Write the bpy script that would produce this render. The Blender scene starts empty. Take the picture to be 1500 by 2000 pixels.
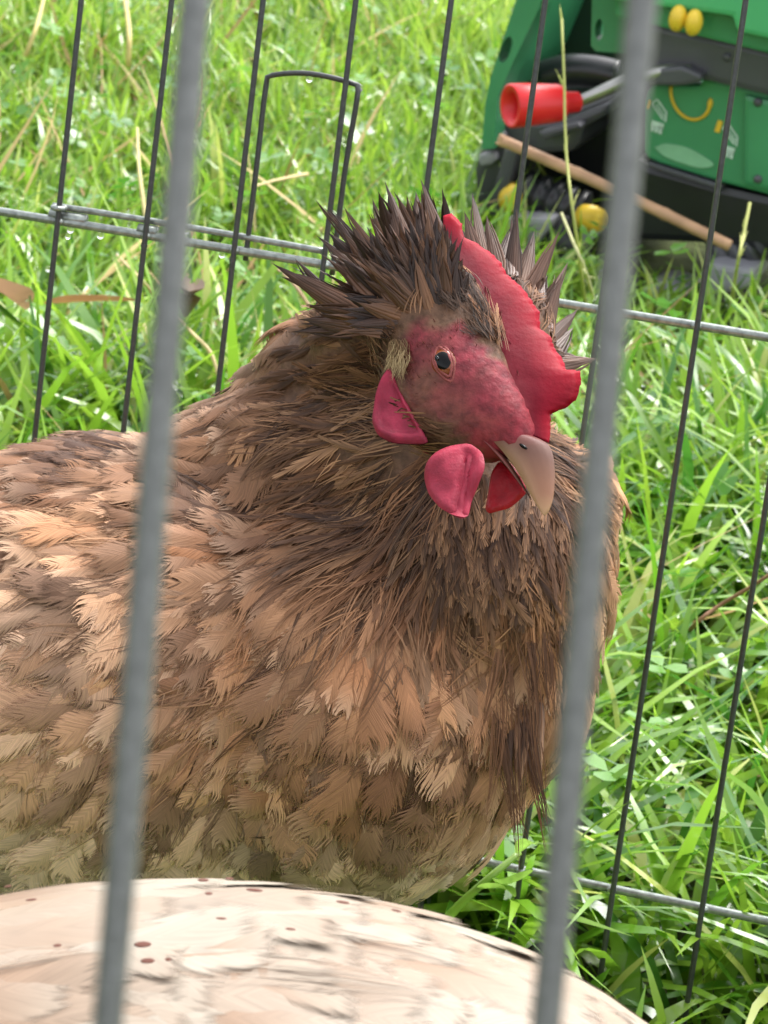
import bpy, bmesh, math, random
import numpy as np
from mathutils import Vector, Matrix
from mathutils.bvhtree import BVHTree

rng = np.random.default_rng(7)
random.seed(7)
SC = bpy.context.scene
COL = SC.collection
pi = math.pi

# ------------------------------------------------------------------ camera
FPX = 6000.0
PITCH, ROLL, CAM_H = math.radians(20), math.radians(7.5), .488
FW = np.array([0, math.cos(PITCH), -math.sin(PITCH)])
_r0 = np.array([1., 0, 0]); _u0 = np.array([0, math.sin(PITCH), math.cos(PITCH)])
CR = math.cos(ROLL)*_r0 + math.sin(ROLL)*_u0
CU = -math.sin(ROLL)*_r0 + math.cos(ROLL)*_u0
CC = np.array([0, 0, CAM_H])
cam = bpy.data.cameras.new('camera'); camo = bpy.data.objects.new('camera', cam); COL.objects.link(camo)
camo.matrix_world = Matrix(((CR[0], CU[0], -FW[0], CC[0]), (CR[1], CU[1], -FW[1], CC[1]), (CR[2], CU[2], -FW[2], CC[2]), (0, 0, 0, 1)))
cam.sensor_width = 36; cam.lens = 36*FPX/2000; cam.clip_start = .01; cam.clip_end = 300
cam.dof.use_dof = True; cam.dof.focus_distance = .755; cam.dof.aperture_fstop = 68
SC.camera = camo

# ------------------------------------------------------------------ world, sun, exposure
SUN_EL, SUN_AZ = math.radians(58), math.radians(35)      # azimuth from +y towards +x: behind the hen, to the right
w = bpy.data.worlds.new('World'); SC.world = w; w.use_nodes = True
nt = w.node_tree; nt.nodes.clear()
sky = nt.nodes.new('ShaderNodeTexSky'); sky.sky_type = 'NISHITA'; sky.sun_disc = False
sky.sun_elevation = SUN_EL; sky.sun_rotation = SUN_AZ; sky.air_density = 1.0; sky.dust_density = 4.0
hs = nt.nodes.new('ShaderNodeHueSaturation'); hs.inputs['Saturation'].default_value = .22
bg = nt.nodes.new('ShaderNodeBackground'); bg.inputs['Strength'].default_value = .15
wo = nt.nodes.new('ShaderNodeOutputWorld')
nt.links.new(sky.outputs[0], hs.inputs['Color']); nt.links.new(hs.outputs[0], bg.inputs[0]); nt.links.new(bg.outputs[0], wo.inputs[0])
sl = bpy.data.lights.new('sun', 'SUN'); sl.energy = 0.8; sl.angle = math.radians(25); sl.color = (1, .97, .92)
so = bpy.data.objects.new('sun', sl); COL.objects.link(so)
sd = Vector((math.sin(SUN_AZ)*math.cos(SUN_EL), math.cos(SUN_AZ)*math.cos(SUN_EL), math.sin(SUN_EL)))
so.rotation_euler = sd.to_track_quat('Z', 'Y').to_euler(); so.location = (2, 3, 5)
SC.view_settings.view_transform = 'Standard'; SC.view_settings.look = 'None'
SC.view_settings.gamma = 1; SC.view_settings.use_curve_mapping = False
SC.view_settings.exposure = 1.65
SC.render.engine = 'CYCLES'
SC.cycles.max_bounces = 8; SC.cycles.transparent_max_bounces = 40
SC.cycles.use_denoising = True

# ------------------------------------------------------------------ helpers
def P(px, py, d): return CC + CR*((px-750)/FPX*d) + CU*(-(py-1000)/FPX*d) + FW*d
def ray(px, py): return CR*((px-750)/FPX) + CU*(-(py-1000)/FPX) + FW
def onplane(px, py, o, n):
    r = ray(px, py); return CC + r*(np.dot(o-CC, n)/np.dot(r, n))
def G(px, py, z=0.): return onplane(px, py, np.array([0, 0, z]), np.array([0, 0, 1.]))
def cv(x, y, z): return CR*x + CU*y - FW*z           # image right, image up, towards camera
def nrm(v): v = np.asarray(v, float); return v/np.maximum(np.linalg.norm(v, axis=-1, keepdims=True), 1e-9)
def lin(r, g, b):
    c = np.array([r, g, b], float)/255
    return np.where(c < .04045, c/12.92, ((c+.055)/1.055)**2.4)
def lerp(a, b, t): return a + (b-a)*t

def vnoise(p, scale, seed=0):
    q = np.asarray(p, float)*scale + 1000 + seed*17.3
    i = np.floor(q).astype(np.int64); f = q-i; f = f*f*(3-2*f)
    def h(x, y, z):
        n = (x*73856093) ^ (y*19349663) ^ (z*83492791) ^ (seed*2654435)
        n = (n ^ (n >> 13))*1274126177 & 0x7fffffff
        return ((n ^ (n >> 16)) & 0xffff)/65535.
    r = 0
    for dx in (0, 1):
        for dy in (0, 1):
            for dz in (0, 1):
                wt = (f[..., 0] if dx else 1-f[..., 0])*(f[..., 1] if dy else 1-f[..., 1])*(f[..., 2] if dz else 1-f[..., 2])
                r = r + wt*h(i[..., 0]+dx, i[..., 1]+dy, i[..., 2]+dz)
    return r

def mesh_np(name, V, quads=None, tris=None, cols=None, smooth=False):
    V = np.asarray(V, np.float32).reshape(-1, 3); me = bpy.data.meshes.new(name)
    fs = []; n_q = 0 if quads is None else len(quads); n_t = 0 if tris is None else len(tris)
    me.vertices.add(len(V)); me.vertices.foreach_set('co', V.ravel())
    loops = np.concatenate([x for x in ((np.asarray(quads).ravel() if n_q else np.zeros(0, int)), (np.asarray(tris).ravel() if n_t else np.zeros(0, int)))]).astype(np.int32)
    me.loops.add(len(loops)); me.loops.foreach_set('vertex_index', loops)
    st = np.concatenate([np.arange(n_q)*4, n_q*4+np.arange(n_t)*3]).astype(np.int32)
    me.polygons.add(n_q+n_t); me.polygons.foreach_set('loop_start', st)
    if smooth: me.polygons.foreach_set('use_smooth', np.ones(n_q+n_t, bool))
    me.update(calc_edges=True)
    if cols is not None:
        at = me.color_attributes.new('Col', 'FLOAT_COLOR', 'POINT')
        c = np.ones((len(V), 4), np.float32); c[:, :3] = np.asarray(cols).reshape(-1, 3)
        at.data.foreach_set('color', c.ravel())
    return me

def obj(name, me, mat=None, parent=None, loc=None):
    o = bpy.data.objects.new(name, me); COL.objects.link(o)
    if mat is not None and me is not None and not len(me.materials):
        me.materials.append(mat)
    if parent is not None: o.parent = parent
    if loc is not None: o.location = loc
    return o

def tag(o, label=None, cat=None, group=None, kind=None):
    if label: o['label'] = label
    if cat: o['category'] = cat
    if group: o['group'] = group
    if kind: o['kind'] = kind
    return o

def empty(name, loc, label=None, cat=None, group=None):
    o = bpy.data.objects.new(name, None); COL.objects.link(o); o.location = Vector(loc); o.empty_display_size = .05
    return tag(o, label, cat, group)

def rebase(me, root):                                  # world-space verts to the root's space
    me.transform(root.matrix_basis.inverted()); return me

def part(name, me, mat, root, label=None, smooth=False):
    rebase(me, root)
    if smooth: me.polygons.foreach_set('use_smooth', [True]*len(me.polygons))
    o = obj(name, me, mat, root)
    if label: o['label'] = label
    return o

def tube_me(name, pts, rad, n=10, caps=True, flat=1.0):
    pts = np.asarray(pts, float); m = len(pts)
    rad = np.full(m, rad) if np.isscalar(rad) else np.asarray(rad, float)
    T = nrm(np.gradient(pts, axis=0)); ref = np.array([0, 0, 1.]) if abs(T[0][2]) < .9 else np.array([1., 0, 0])
    V = []; A = nrm(np.cross(T[0], ref))
    for i in range(m):
        A = nrm(A - T[i]*np.dot(A, T[i])); B = np.cross(T[i], A)
        for k in range(n):
            t = 2*pi*k/n; V.append(pts[i]+rad[i]*(A*math.cos(t)+B*math.sin(t)*flat))
    Q = [(i*n+k, i*n+(k+1) % n, (i+1)*n+(k+1) % n, (i+1)*n+k) for i in range(m-1) for k in range(n)]
    Tr = []
    if caps:
        V += [pts[0], pts[-1]]; c0, c1 = m*n, m*n+1
        Tr = [(c0, (k+1) % n, k) for k in range(n)] + [(c1, (m-1)*n+k, (m-1)*n+(k+1) % n) for k in range(n)]
    me = mesh_np(name, V, Q, Tr, smooth=True); return me

def smooth_path(pts, n=8):                             # Catmull-Rom
    p = np.asarray(pts, float); p = np.vstack([2*p[0]-p[1], p, 2*p[-1]-p[-2]]); out = []
    for i in range(1, len(p)-2):
        for t in np.linspace(0, 1, n, endpoint=False):
            a, b, c, d = p[i-1], p[i], p[i+1], p[i+2]
            out.append(.5*((2*b)+(c-a)*t+(2*a-5*b+4*c-d)*t*t+(-a+3*b-3*c+d)*t**3))
    out.append(p[-2]); return np.array(out)

def resample(pts, n):
    p = smooth_path(pts, 10) if len(pts) > 2 else np.asarray(pts, float)
    s = np.r_[0, np.cumsum(np.linalg.norm(np.diff(p, axis=0), axis=1))]; t = np.linspace(0, s[-1], n)
    return np.stack([np.interp(t, s, p[:, k]) for k in range(p.shape[1])], 1)

def lin_resample(pts, n):
    p = np.asarray(pts, float); q = np.r_[0, np.cumsum(np.linalg.norm(np.diff(p, axis=0), axis=1))]
    return np.stack([np.interp(np.linspace(0, q[-1], n), q, p[:, k]) for k in range(3)], 1)

def joinb(name, *mes):
    bm = bmesh.new()
    for m in mes: bm.from_mesh(m)
    me = bpy.data.meshes.new(name); bm.to_mesh(me); bm.free()
    for m in mes: bpy.data.meshes.remove(m)
    return me

def prism_me(name, poly, axis, depth, bevel=0., seg=2):    # polygon (3-D points) extruded along axis
    bm = bmesh.new(); vs = [bm.verts.new(Vector(p)) for p in poly]
    f = bm.faces.new(vs); r = bmesh.ops.extrude_face_region(bm, geom=[f])
    bmesh.ops.translate(bm, vec=Vector(np.asarray(axis)*depth), verts=[v for v in r['geom'] if isinstance(v, bmesh.types.BMVert)])
    bmesh.ops.recalc_face_normals(bm, faces=bm.faces)
    if bevel:
        bmesh.ops.bevel(bm, geom=list(bm.edges), offset=bevel, segments=seg, affect='EDGES', profile=.6, clamp_overlap=True)
    me = bpy.data.meshes.new(name); bm.to_mesh(me); bm.free(); return me

def ellip_me(name, c, axes, rad, n=24, m=14):
    c = np.asarray(c); V = [c+axes[2]*rad[2]]
    for i in range(1, m):
        th = pi*i/m
        for k in range(n):
            ph = 2*pi*k/n
            V.append(c+axes[0]*rad[0]*math.sin(th)*math.cos(ph)+axes[1]*rad[1]*math.sin(th)*math.sin(ph)+axes[2]*rad[2]*math.cos(th))
    V.append(c-axes[2]*rad[2]); last = len(V)-1
    Q = [(1+i*n+k, 1+(i+1)*n+k, 1+(i+1)*n+(k+1) % n, 1+i*n+(k+1) % n) for i in range(m-2) for k in range(n)]
    Tr = [(0, 1+k, 1+(k+1) % n) for k in range(n)] + [(last, 1+(m-2)*n+(k+1) % n, 1+(m-2)*n+k) for k in range(n)]
    return mesh_np(name, V, Q, Tr, smooth=True)

# ------------------------------------------------------------------ materials
def mat(name, col=None, rough=.5, metal=0., spec=.5, attr=False, bump=None, var=None, transl=0., coat=0., sss=0., transm=0., ior=None):
    m = bpy.data.materials.new(name); m.use_nodes = True; t = m.node_tree; b = t.nodes['Principled BSDF']; out = t.nodes['Material Output']
    b.inputs['Roughness'].default_value = rough; b.inputs['Metallic'].default_value = metal
    b.inputs['Specular IOR Level'].default_value = spec; b.inputs['Coat Weight'].default_value = coat; b.inputs['Coat Roughness'].default_value = .12
    if sss: b.inputs['Subsurface Weight'].default_value = sss; b.inputs['Subsurface Radius'].default_value = (.004, .0012, .0008); b.inputs['Subsurface Scale'].default_value = 1.
    if transm: b.inputs['Transmission Weight'].default_value = transm
    if ior: b.inputs['IOR'].default_value = ior
    src = None
    if attr:
        a = t.nodes.new('ShaderNodeAttribute'); a.attribute_name = 'Col'; src = a.outputs['Color']
    elif col is not None:
        b.inputs['Base Color'].default_value = (*col, 1)
    if var:                                            # (scale, dark factor, light factor)
        n = t.nodes.new('ShaderNodeTexNoise'); n.inputs['Scale'].default_value = var[0]; n.inputs['Detail'].default_value = 6
        tc = t.nodes.new('ShaderNodeTexCoord'); t.links.new(tc.outputs['Object'], n.inputs['Vector'])
        r = t.nodes.new('ShaderNodeMapRange'); r.inputs[1].default_value = .3; r.inputs[2].default_value = .7
        r.inputs[3].default_value = var[1]; r.inputs[4].default_value = var[2]; t.links.new(n.outputs['Fac'], r.inputs[0])
        mx = t.nodes.new('ShaderNodeVectorMath'); mx.operation = 'SCALE'
        if src: t.links.new(src, mx.inputs[0])
        else: mx.inputs[0].default_value = col
        t.links.new(r.outputs[0], mx.inputs['Scale']); src = mx.outputs[0]
    if src: t.links.new(src, b.inputs['Base Color'])
    if bump:                                           # (scale, strength, distance)
        n = t.nodes.new('ShaderNodeTexNoise'); n.inputs['Scale'].default_value = bump[0]; n.inputs['Detail'].default_value = 4
        tc = t.nodes.new('ShaderNodeTexCoord'); t.links.new(tc.outputs['Object'], n.inputs['Vector'])
        bp = t.nodes.new('ShaderNodeBump'); bp.inputs['Strength'].default_value = bump[1]; bp.inputs['Distance'].default_value = bump[2]
        t.links.new(n.outputs['Fac'], bp.inputs['Height']); t.links.new(bp.outputs[0], b.inputs['Normal'])
    if transl:
        tr = t.nodes.new('ShaderNodeBsdfTranslucent'); mixn = t.nodes.new('ShaderNodeMixShader'); mixn.inputs[0].default_value = transl
        if src: t.links.new(src, tr.inputs[0])
        else: tr.inputs[0].default_value = (*col, 1)
        t.links.new(b.outputs[0], mixn.inputs[1]); t.links.new(tr.outputs[0], mixn.inputs[2]); t.links.new(mixn.outputs[0], out.inputs[0])
    return m

M_grass = mat('grass_blade', rough=.2, spec=.8, attr=True, transl=.45)
M_soil = mat('turf_soil', lin(62, 70, 34), rough=.95, spec=.2, var=(14, .45, 1.3), bump=(60, .6, .01))
M_straw = mat('dry_straw', rough=.6, attr=True, transl=.15)
M_wire = mat('dark_wire', lin(116, 117, 115), rough=.36, spec=.6, metal=.25, var=(900, .75, 1.2), bump=(1400, .35, .0004))
M_wire_back = mat('dark_wire_back', lin(66, 68, 68), rough=.3, spec=.6, metal=.3, var=(700, .75, 1.2), bump=(1200, .3, .0003))
M_rod = mat('wet_grey_rod', lin(140, 147, 141), rough=.22, metal=.5, spec=.7, var=(500, .6, 1.25))
M_feather = mat('feather', rough=.62, spec=.25, attr=True, transl=.12)
M_crest = mat('wet_feather', rough=.42, spec=.4, attr=True, transl=.06)
M_skin = mat('hen_body', rough=.55, spec=.25, attr=True, var=(430, .60, 1.28), bump=(520, .5, .0008))
M_comb = mat('comb_flesh', attr=True, rough=.55, spec=.16, sss=.1, var=(130, .74, 1.12), bump=(900, .16, .0006))
M_wattle = mat('wattle_flesh', lin(158, 44, 66), rough=.55, spec=.3, sss=.1, var=(190, .62, 1.15), bump=(1300, .35, .0005))
M_lobe = mat('ear_lobe_flesh', lin(146, 34, 60), rough=.55, spec=.3, sss=.1, var=(200, .55, 1.15), bump=(1000, .35, .0006))
M_lid = mat('eyelid_skin', lin(136, 66, 62), rough=.6, spec=.4, var=(600, .8, 1.15), bump=(1500, .35, .0004))
M_wattle_far = mat('far_wattle_flesh', lin(160, 14, 30), rough=.45, spec=.35, sss=.12, var=(350, .78, 1.12), bump=(1100, .35, .0007))
M_beak = mat('beak_horn', rough=.5, spec=.28, attr=True, bump=(500, .12, .0004))
M_iris = mat('iris', lin(120, 62, 30), rough=.12)
M_pupil = mat('pupil', (.002, .002, .002), rough=.06, spec=.22)
M_shank = mat('shank_skin', lin(188, 158, 90), rough=.6, bump=(300, .5, .001))
M_green = mat('green_plastic', lin(62, 138, 92), rough=.36, spec=.5, var=(16, .85, 1.12), bump=(200, .05, .001))
M_green_lt = mat('pale_green_plastic', lin(78, 172, 112), rough=.34, var=(18, .88, 1.1))
M_black = mat('black_plastic', lin(30, 31, 34), rough=.33, spec=.5, var=(22, .7, 1.5), bump=(180, .1, .001))
M_dgrey = mat('dark_grey_plastic', lin(74, 74, 80), rough=.36, spec=.5, var=(20, .75, 1.25), bump=(180, .1, .001))
M_grey = mat('worn_grey_plastic', lin(150, 150, 156), rough=.5, var=(24, .8, 1.15))
M_red = mat('red_plastic', lin(222, 34, 40), rough=.38, var=(22, .9, 1.08))
M_yel = mat('yellow_plastic', lin(228, 192, 52), rough=.45, var=(40, .85, 1.08))
M_yelmark = mat('yellow_print', lin(226, 184, 44), rough=.5, var=(120, .85, 1.08))
M_white = mat('white_print', lin(196, 220, 204), rough=.5, var=(160, .7, 1.1))
M_palegreen = mat('pale_leaf_highlight', lin(124, 176, 138), rough=.4, var=(60, .8, 1.15))
M_chrome = mat('worn_steel', lin(176, 174, 170), rough=.3, metal=.9, var=(60, .7, 1.1))
M_cane = mat('bamboo', lin(186, 146, 112), rough=.55, var=(60, .8, 1.15), bump=(240, .2, .001))
M_drop = mat('water', (1, 1, 1), rough=.0, transm=1., ior=1.33, spec=1.)

def vane_mat(name, rough=.6, fray=1.15, tone=(.76, 1.22), freq=26., bmp=.4):
    m = bpy.data.materials.new(name); m.use_nodes = True; t = m.node_tree; N = t.nodes; Lk = t.links.new; b = N['Principled BSDF']; out = N['Material Output']
    b.inputs['Roughness'].default_value = rough; b.inputs['Specular IOR Level'].default_value = .25
    def math_(op, a_, b_=None, c_=None, clamp=False):
        n = N.new('ShaderNodeMath'); n.operation = op; n.use_clamp = clamp
        for i, v in enumerate((a_, b_, c_)):
            if v is None: continue
            if isinstance(v, (int, float)): n.inputs[i].default_value = v
            else: Lk(v, n.inputs[i])
        return n.outputs[0]
    fu = N.new('ShaderNodeAttribute'); fu.attribute_name = 'fuv'; sx = N.new('ShaderNodeSeparateXYZ'); Lk(fu.outputs['Vector'], sx.inputs[0])
    s_, l_, id_ = sx.outputs; al = math_('ABSOLUTE', l_)
    barb = math_('SUBTRACT', s_, math_('MULTIPLY', al, .42))
    def noise(fr, lat, det):
        cx = N.new('ShaderNodeCombineXYZ'); Lk(math_('MULTIPLY', barb, fr), cx.inputs[0]); Lk(math_('MULTIPLY', l_, lat), cx.inputs[1]); Lk(math_('MULTIPLY', id_, 37.), cx.inputs[2])
        n = N.new('ShaderNodeTexNoise'); n.inputs['Scale'].default_value = 1.; n.inputs['Detail'].default_value = det; Lk(cx.outputs[0], n.inputs['Vector']); return n.outputs['Fac']
    n1 = noise(freq, 1.3, 2.); n2 = noise(freq*2.1, 1.6, 3.)
    tip = math_('MULTIPLY', math_('SUBTRACT', s_, .62), 2.6, clamp=True); edge = math_('MAXIMUM', al, tip)
    a1 = math_('ADD', math_('SUBTRACT', 1.0, edge), math_('MULTIPLY', math_('SUBTRACT', n1, .56), fray*2.0))
    alpha = math_('MULTIPLY', a1, 5., clamp=True)
    # fade the fray in only towards the rim
    keep = math_('MULTIPLY', math_('SUBTRACT', .62, edge), 6., clamp=True); alpha = math_('MAXIMUM', alpha, keep); Lk(alpha, b.inputs['Alpha'])
    mr = N.new('ShaderNodeMapRange'); mr.inputs[1].default_value = .3; mr.inputs[2].default_value = .7; mr.inputs[3].default_value = tone[0]; mr.inputs[4].default_value = tone[1]; Lk(n2, mr.inputs[0])
    a = N.new('ShaderNodeAttribute'); a.attribute_name = 'Col'; mx = N.new('ShaderNodeVectorMath'); mx.operation = 'SCALE'; Lk(a.outputs['Color'], mx.inputs[0]); Lk(mr.outputs[0], mx.inputs['Scale']); Lk(mx.outputs[0], b.inputs['Base Color'])
    bp = N.new('ShaderNodeBump'); bp.inputs['Strength'].default_value = bmp; bp.inputs['Distance'].default_value = .0006; Lk(n2, bp.inputs['Height']); Lk(bp.outputs[0], b.inputs['Normal'])
    return m
M_vane = vane_mat('feather_vane'); M_vane_pale = vane_mat('pale_feather_vane', .5, .22, (.88, 1.10), 22., .12)

def vanes(name, path, L, Wd, base, mid, tip, lift, bend, cup=.25, rows=8, cols=7, tipstart=.6, wob=1.):
    """broad contour feathers that follow the body; base/mid/tip colours along the shaft"""
    PP, NN = path; N, M = PP.shape[:2]; TT = nrm(np.gradient(PP, axis=1)); BB = nrm(np.cross(NN, TT)); NN = np.cross(TT, BB)
    V = []; C = []; U = []; idr = rng.random(N); skew = rng.normal(0, .12, N); wave = rng.normal(0, .07, (N, cols))*wob; tw = rng.normal(0, .10, N)*wob
    for i in range(rows):
        s = i/(rows-1); f = min(s, .9999)*(M-1); k = int(f); fr = f-k
        pp = PP[:, k]*(1-fr)+PP[:, k+1]*fr; b = BB[:, k]*(1-fr)+BB[:, k+1]*fr; n_ = NN[:, k]*(1-fr)+NN[:, k+1]*fr
        hw = Wd*.5*(math.sin(min(1., s*1.25+.18)*pi/2)**.8)*(1-max(0, s-.72)**2*6.5)
        for j in range(cols):
            e = j/(cols-1)*2-1
            h = (lift*s-bend*s*s)*L-cup*e*e*hw+wave[:, j]*hw*s+tw*e*hw*s-.0010*max(0, 1-s*3)
            V.append(pp+b*(e*hw+skew*L*s*s)[:, None]+n_*h[:, None])
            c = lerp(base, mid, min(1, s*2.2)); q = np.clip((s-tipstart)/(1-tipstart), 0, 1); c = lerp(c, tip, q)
            C.append(c*(1.06 if abs(e) > .6 else 1.)); U.append(np.stack([np.full(N, s), np.full(N, e), idr], 1))
    nv = rows*cols; V = np.stack(V, 1).reshape(-1, 3); C = np.stack(C, 1).reshape(-1, 3); U = np.stack(U, 1).reshape(-1, 3)
    q = np.array([(i*cols+j, i*cols+j+1, (i+1)*cols+j+1, (i+1)*cols+j) for i in range(rows-1) for j in range(cols-1)])
    Q = ((np.arange(N)*nv)[:, None, None]+q[None]).reshape(-1, 4)
    me = mesh_np(name, V, Q, None, C, smooth=True); at = me.attributes.new('fuv', 'FLOAT_VECTOR', 'POINT'); at.data.foreach_set('vector', U.astype(np.float32).ravel()); return me

# ------------------------------------------------------------------ ground
def ground():
    n = 90; xs = np.sign(np.linspace(-1, 1, n))*np.abs(np.linspace(-1, 1, n))**3*60
    ys = 1.5+np.sign(np.linspace(-1, 1, n))*np.abs(np.linspace(-1, 1, n))**3*60
    X, Y = np.meshgrid(xs, ys); Z = (vnoise(np.stack([X, Y, X*0], -1), 3.0)-.5)*.012
    V = np.stack([X, Y, Z-.006], -1).reshape(-1, 3)
    Q = [(j*n+i, j*n+i+1, (j+1)*n+i+1, (j+1)*n+i) for j in range(n-1) for i in range(n-1)]
    o = obj('ground', mesh_np('ground', V, Q, smooth=True), M_soil); tag(o, kind='structure')
ground()

# toy frame (needed for keeping grass out of it)
TPS = -.30
OT = G(1100, 560); TX = np.array([math.cos(TPS), math.sin(TPS), 0]); TZ = np.array([math.sin(TPS), -math.cos(TPS), 0]); TY = np.array([0, 0, 1.])

def blades(name, pos, Lr, Wr, mt, colf, th0=(.05, .5), th1=(.2, 1.3), segs=4, label=None, kind='stuff', az=None):
    N = len(pos); L = rng.uniform(*Lr, N) if isinstance(Lr, tuple) else Lr
    W = rng.uniform(*Wr, N) if isinstance(Wr, tuple) else Wr
    ph = rng.uniform(0, 2*pi, N) if az is None else az
    a0 = rng.uniform(*th0, N) if isinstance(th0, tuple) else th0; a1 = rng.uniform(*th1, N) if isinstance(th1, tuple) else th1
    tw = rng.uniform(-.8, .8, N); bend2 = rng.normal(0, .35, N)
    p = pos.copy(); P_ = [p.copy()]
    for s in range(segs):
        t = (s+.5)/segs; th = np.minimum(a0+a1*t, 2.5); pp = ph+bend2*t
        p = p+np.stack([np.cos(pp)*np.sin(th), np.sin(pp)*np.sin(th), np.cos(th)], 1)*(L/segs)[:, None]
        p[:, 2] = np.maximum(p[:, 2], .004); P_.append(p.copy())
    V = []; C = []; col = colf(N)
    for s in range(segs+1):
        t = s/segs; wd = W*.5*(1-t**2.2)*(.7+.6*min(1, t*3)) if s < segs else W*0
        sd = np.stack([-np.sin(ph+tw*t), np.cos(ph+tw*t), .25*np.sin(tw*3)*np.ones(N)], 1)
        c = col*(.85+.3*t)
        if s < segs: V += [P_[s]-sd*wd[:, None], P_[s]+sd*wd[:, None]]; C += [c, c]
        else: V += [P_[s]]; C += [c]
    k = 2*segs+1
    V = np.stack(V, 1); C = np.stack(C, 1); base = (np.arange(N)*k)[:, None]
    q = np.concatenate([base+np.array([2*s, 2*s+1, 2*s+3, 2*s+2]) for s in range(segs-1)])
    tr = base+np.array([2*segs-2, 2*segs-1, 2*segs])
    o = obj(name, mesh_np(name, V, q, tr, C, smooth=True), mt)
    if label: o['label'] = label
    if kind: o['kind'] = kind
    return o, P_

def grass_col(N):
    a = lin(98, 144, 36); b = lin(146, 180, 60); c = lin(56, 108, 36); d = lin(174, 184, 96)
    t = rng.random((N, 1)); u = rng.random((N, 1)); r = lerp(a, b, t)
    r = np.where(u < .22, lerp(a, c, t), r); r = np.where(u > .94, d, r)
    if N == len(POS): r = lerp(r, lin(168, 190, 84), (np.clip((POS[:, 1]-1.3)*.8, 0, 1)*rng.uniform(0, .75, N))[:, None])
    return r*rng.uniform(.9, 1.3, (N, 1))
def straw_col(N):
    a = lin(196, 178, 116); b = lin(168, 132, 84); return lerp(a, b, rng.random((N, 1)))*rng.uniform(.8, 1.1, (N, 1))

def in_toy(p, m=0.):
    d = p-OT; u = d@TX; v = -(d@TZ); return (u > -.045-m) & (u < .42) & (v > -.02-m) & (v < .35)
def scatter(n, x0, x1, y0, y1):
    p = np.stack([rng.uniform(x0, x1, n), rng.uniform(y0, y1, n), np.zeros(n)], 1); return p[~in_toy(p)]

POS = np.vstack([scatter(15000, -.45, .55, .86, 1.5), scatter(52000, -.7, .8, 1.5, 3.1), scatter(26000, -1.5, 1.6, .2, 3.6), scatter(24000, -3, 3.4, -.6, 6.5)])
near = POS[:, 1] < 1.5; far = POS[:, 1] > 3.1
clump = vnoise(POS, 9, 3)
L = np.where(near, rng.uniform(.05, .125, len(POS)), rng.uniform(.035, .085, len(POS)))*(.65+.7*clump)
W = np.where(near, rng.uniform(.0022, .0056, len(POS)), np.where(far, rng.uniform(.003, .006, len(POS)), rng.uniform(.0018, .0040, len(POS))))
keep = rng.random(len(POS)) < .45+.9*clump
POS, L, W = POS[keep], L[keep], W[keep]
fr_ = ((POS-np.array([-.1166, .9590, 0]))@np.array([.2374, .9714, 0]) < -.015) & (POS[:, 1] < 1.3); L = np.where(fr_, np.minimum(L, rng.uniform(.015, .045, len(L))), L)
o_ = np.argsort(POS[:, 1]); POS, L, W = POS[o_], L[o_], W[o_]
th0_ = np.where(POS[:, 1] < 1.5, rng.uniform(.1, 1.0, len(POS)), rng.uniform(.05, .7, len(POS))); th1_ = np.where(POS[:, 1] < 1.5, rng.uniform(.2, 1.9, len(POS)), rng.uniform(.1, 1.4, len(POS)))
go, GP = blades('grass', POS, L, W, M_grass, grass_col, th0=th0_, th1=th1_, label='long wet green lawn grass around the wire pen')
pen = scatter(7000, -.5, .5, -.1, .86)
blades('trampled_grass', pen, (.02, .05), (.002, .004), M_grass, grass_col, th0=(.3, 1.), label='short trampled grass inside the wire pen')
sp = np.vstack([scatter(900, -.6, .0, 1.5, 3.0), scatter(120, -.3, .5, 1., 1.6), scatter(160, -.35, .0, 1., 1.35)])
blades('dry_straw', sp, (.05, .16), (.0010, .0030), M_straw, straw_col, th0=(.6, 1.5), th1=(-.2, .5), label='thin dry straw lying in the lawn')

def clover():
    p = np.vstack([scatter(1100, -.5, .3, 1.3, 3.0), scatter(260, -.3, .5, .92, 1.4)]); N = len(p); V = []; T = []; C = []
    z = rng.uniform(.02, .06, N)
    for i in range(N):
        a0 = rng.uniform(0, 2*pi); r = rng.uniform(.004, .008); c = p[i]+[0, 0, z[i]]; tl = rng.normal(0, .35, 2)
        col = lerp(lin(76, 132, 44), lin(120, 170, 70), rng.random())
        for k in range(3):
            a = a0+k*2*pi/3; d = np.array([math.cos(a), math.sin(a), 0]); e = np.array([-d[1], d[0], 0]); b = len(V)
            for q in ((0, 0, 0), (.55, .45, .12), (1., .4, .2), (1.05, 0, .1), (1., -.4, .2), (.55, -.45, .12)):
                v = (d*q[0]+e*q[1])*r*1.3; v[2] = q[2]*r+v[0]*tl[0]+v[1]*tl[1]; V.append(c+v); C.append(col)
            T += [(b, b+1, b+2), (b, b+2, b+3), (b, b+3, b+4), (b, b+4, b+5)]
    o = obj('clover', mesh_np('clover', V, None, T, C), M_grass); tag(o, 'small clover leaves scattered through the lawn', kind='stuff')
clover()

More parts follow.
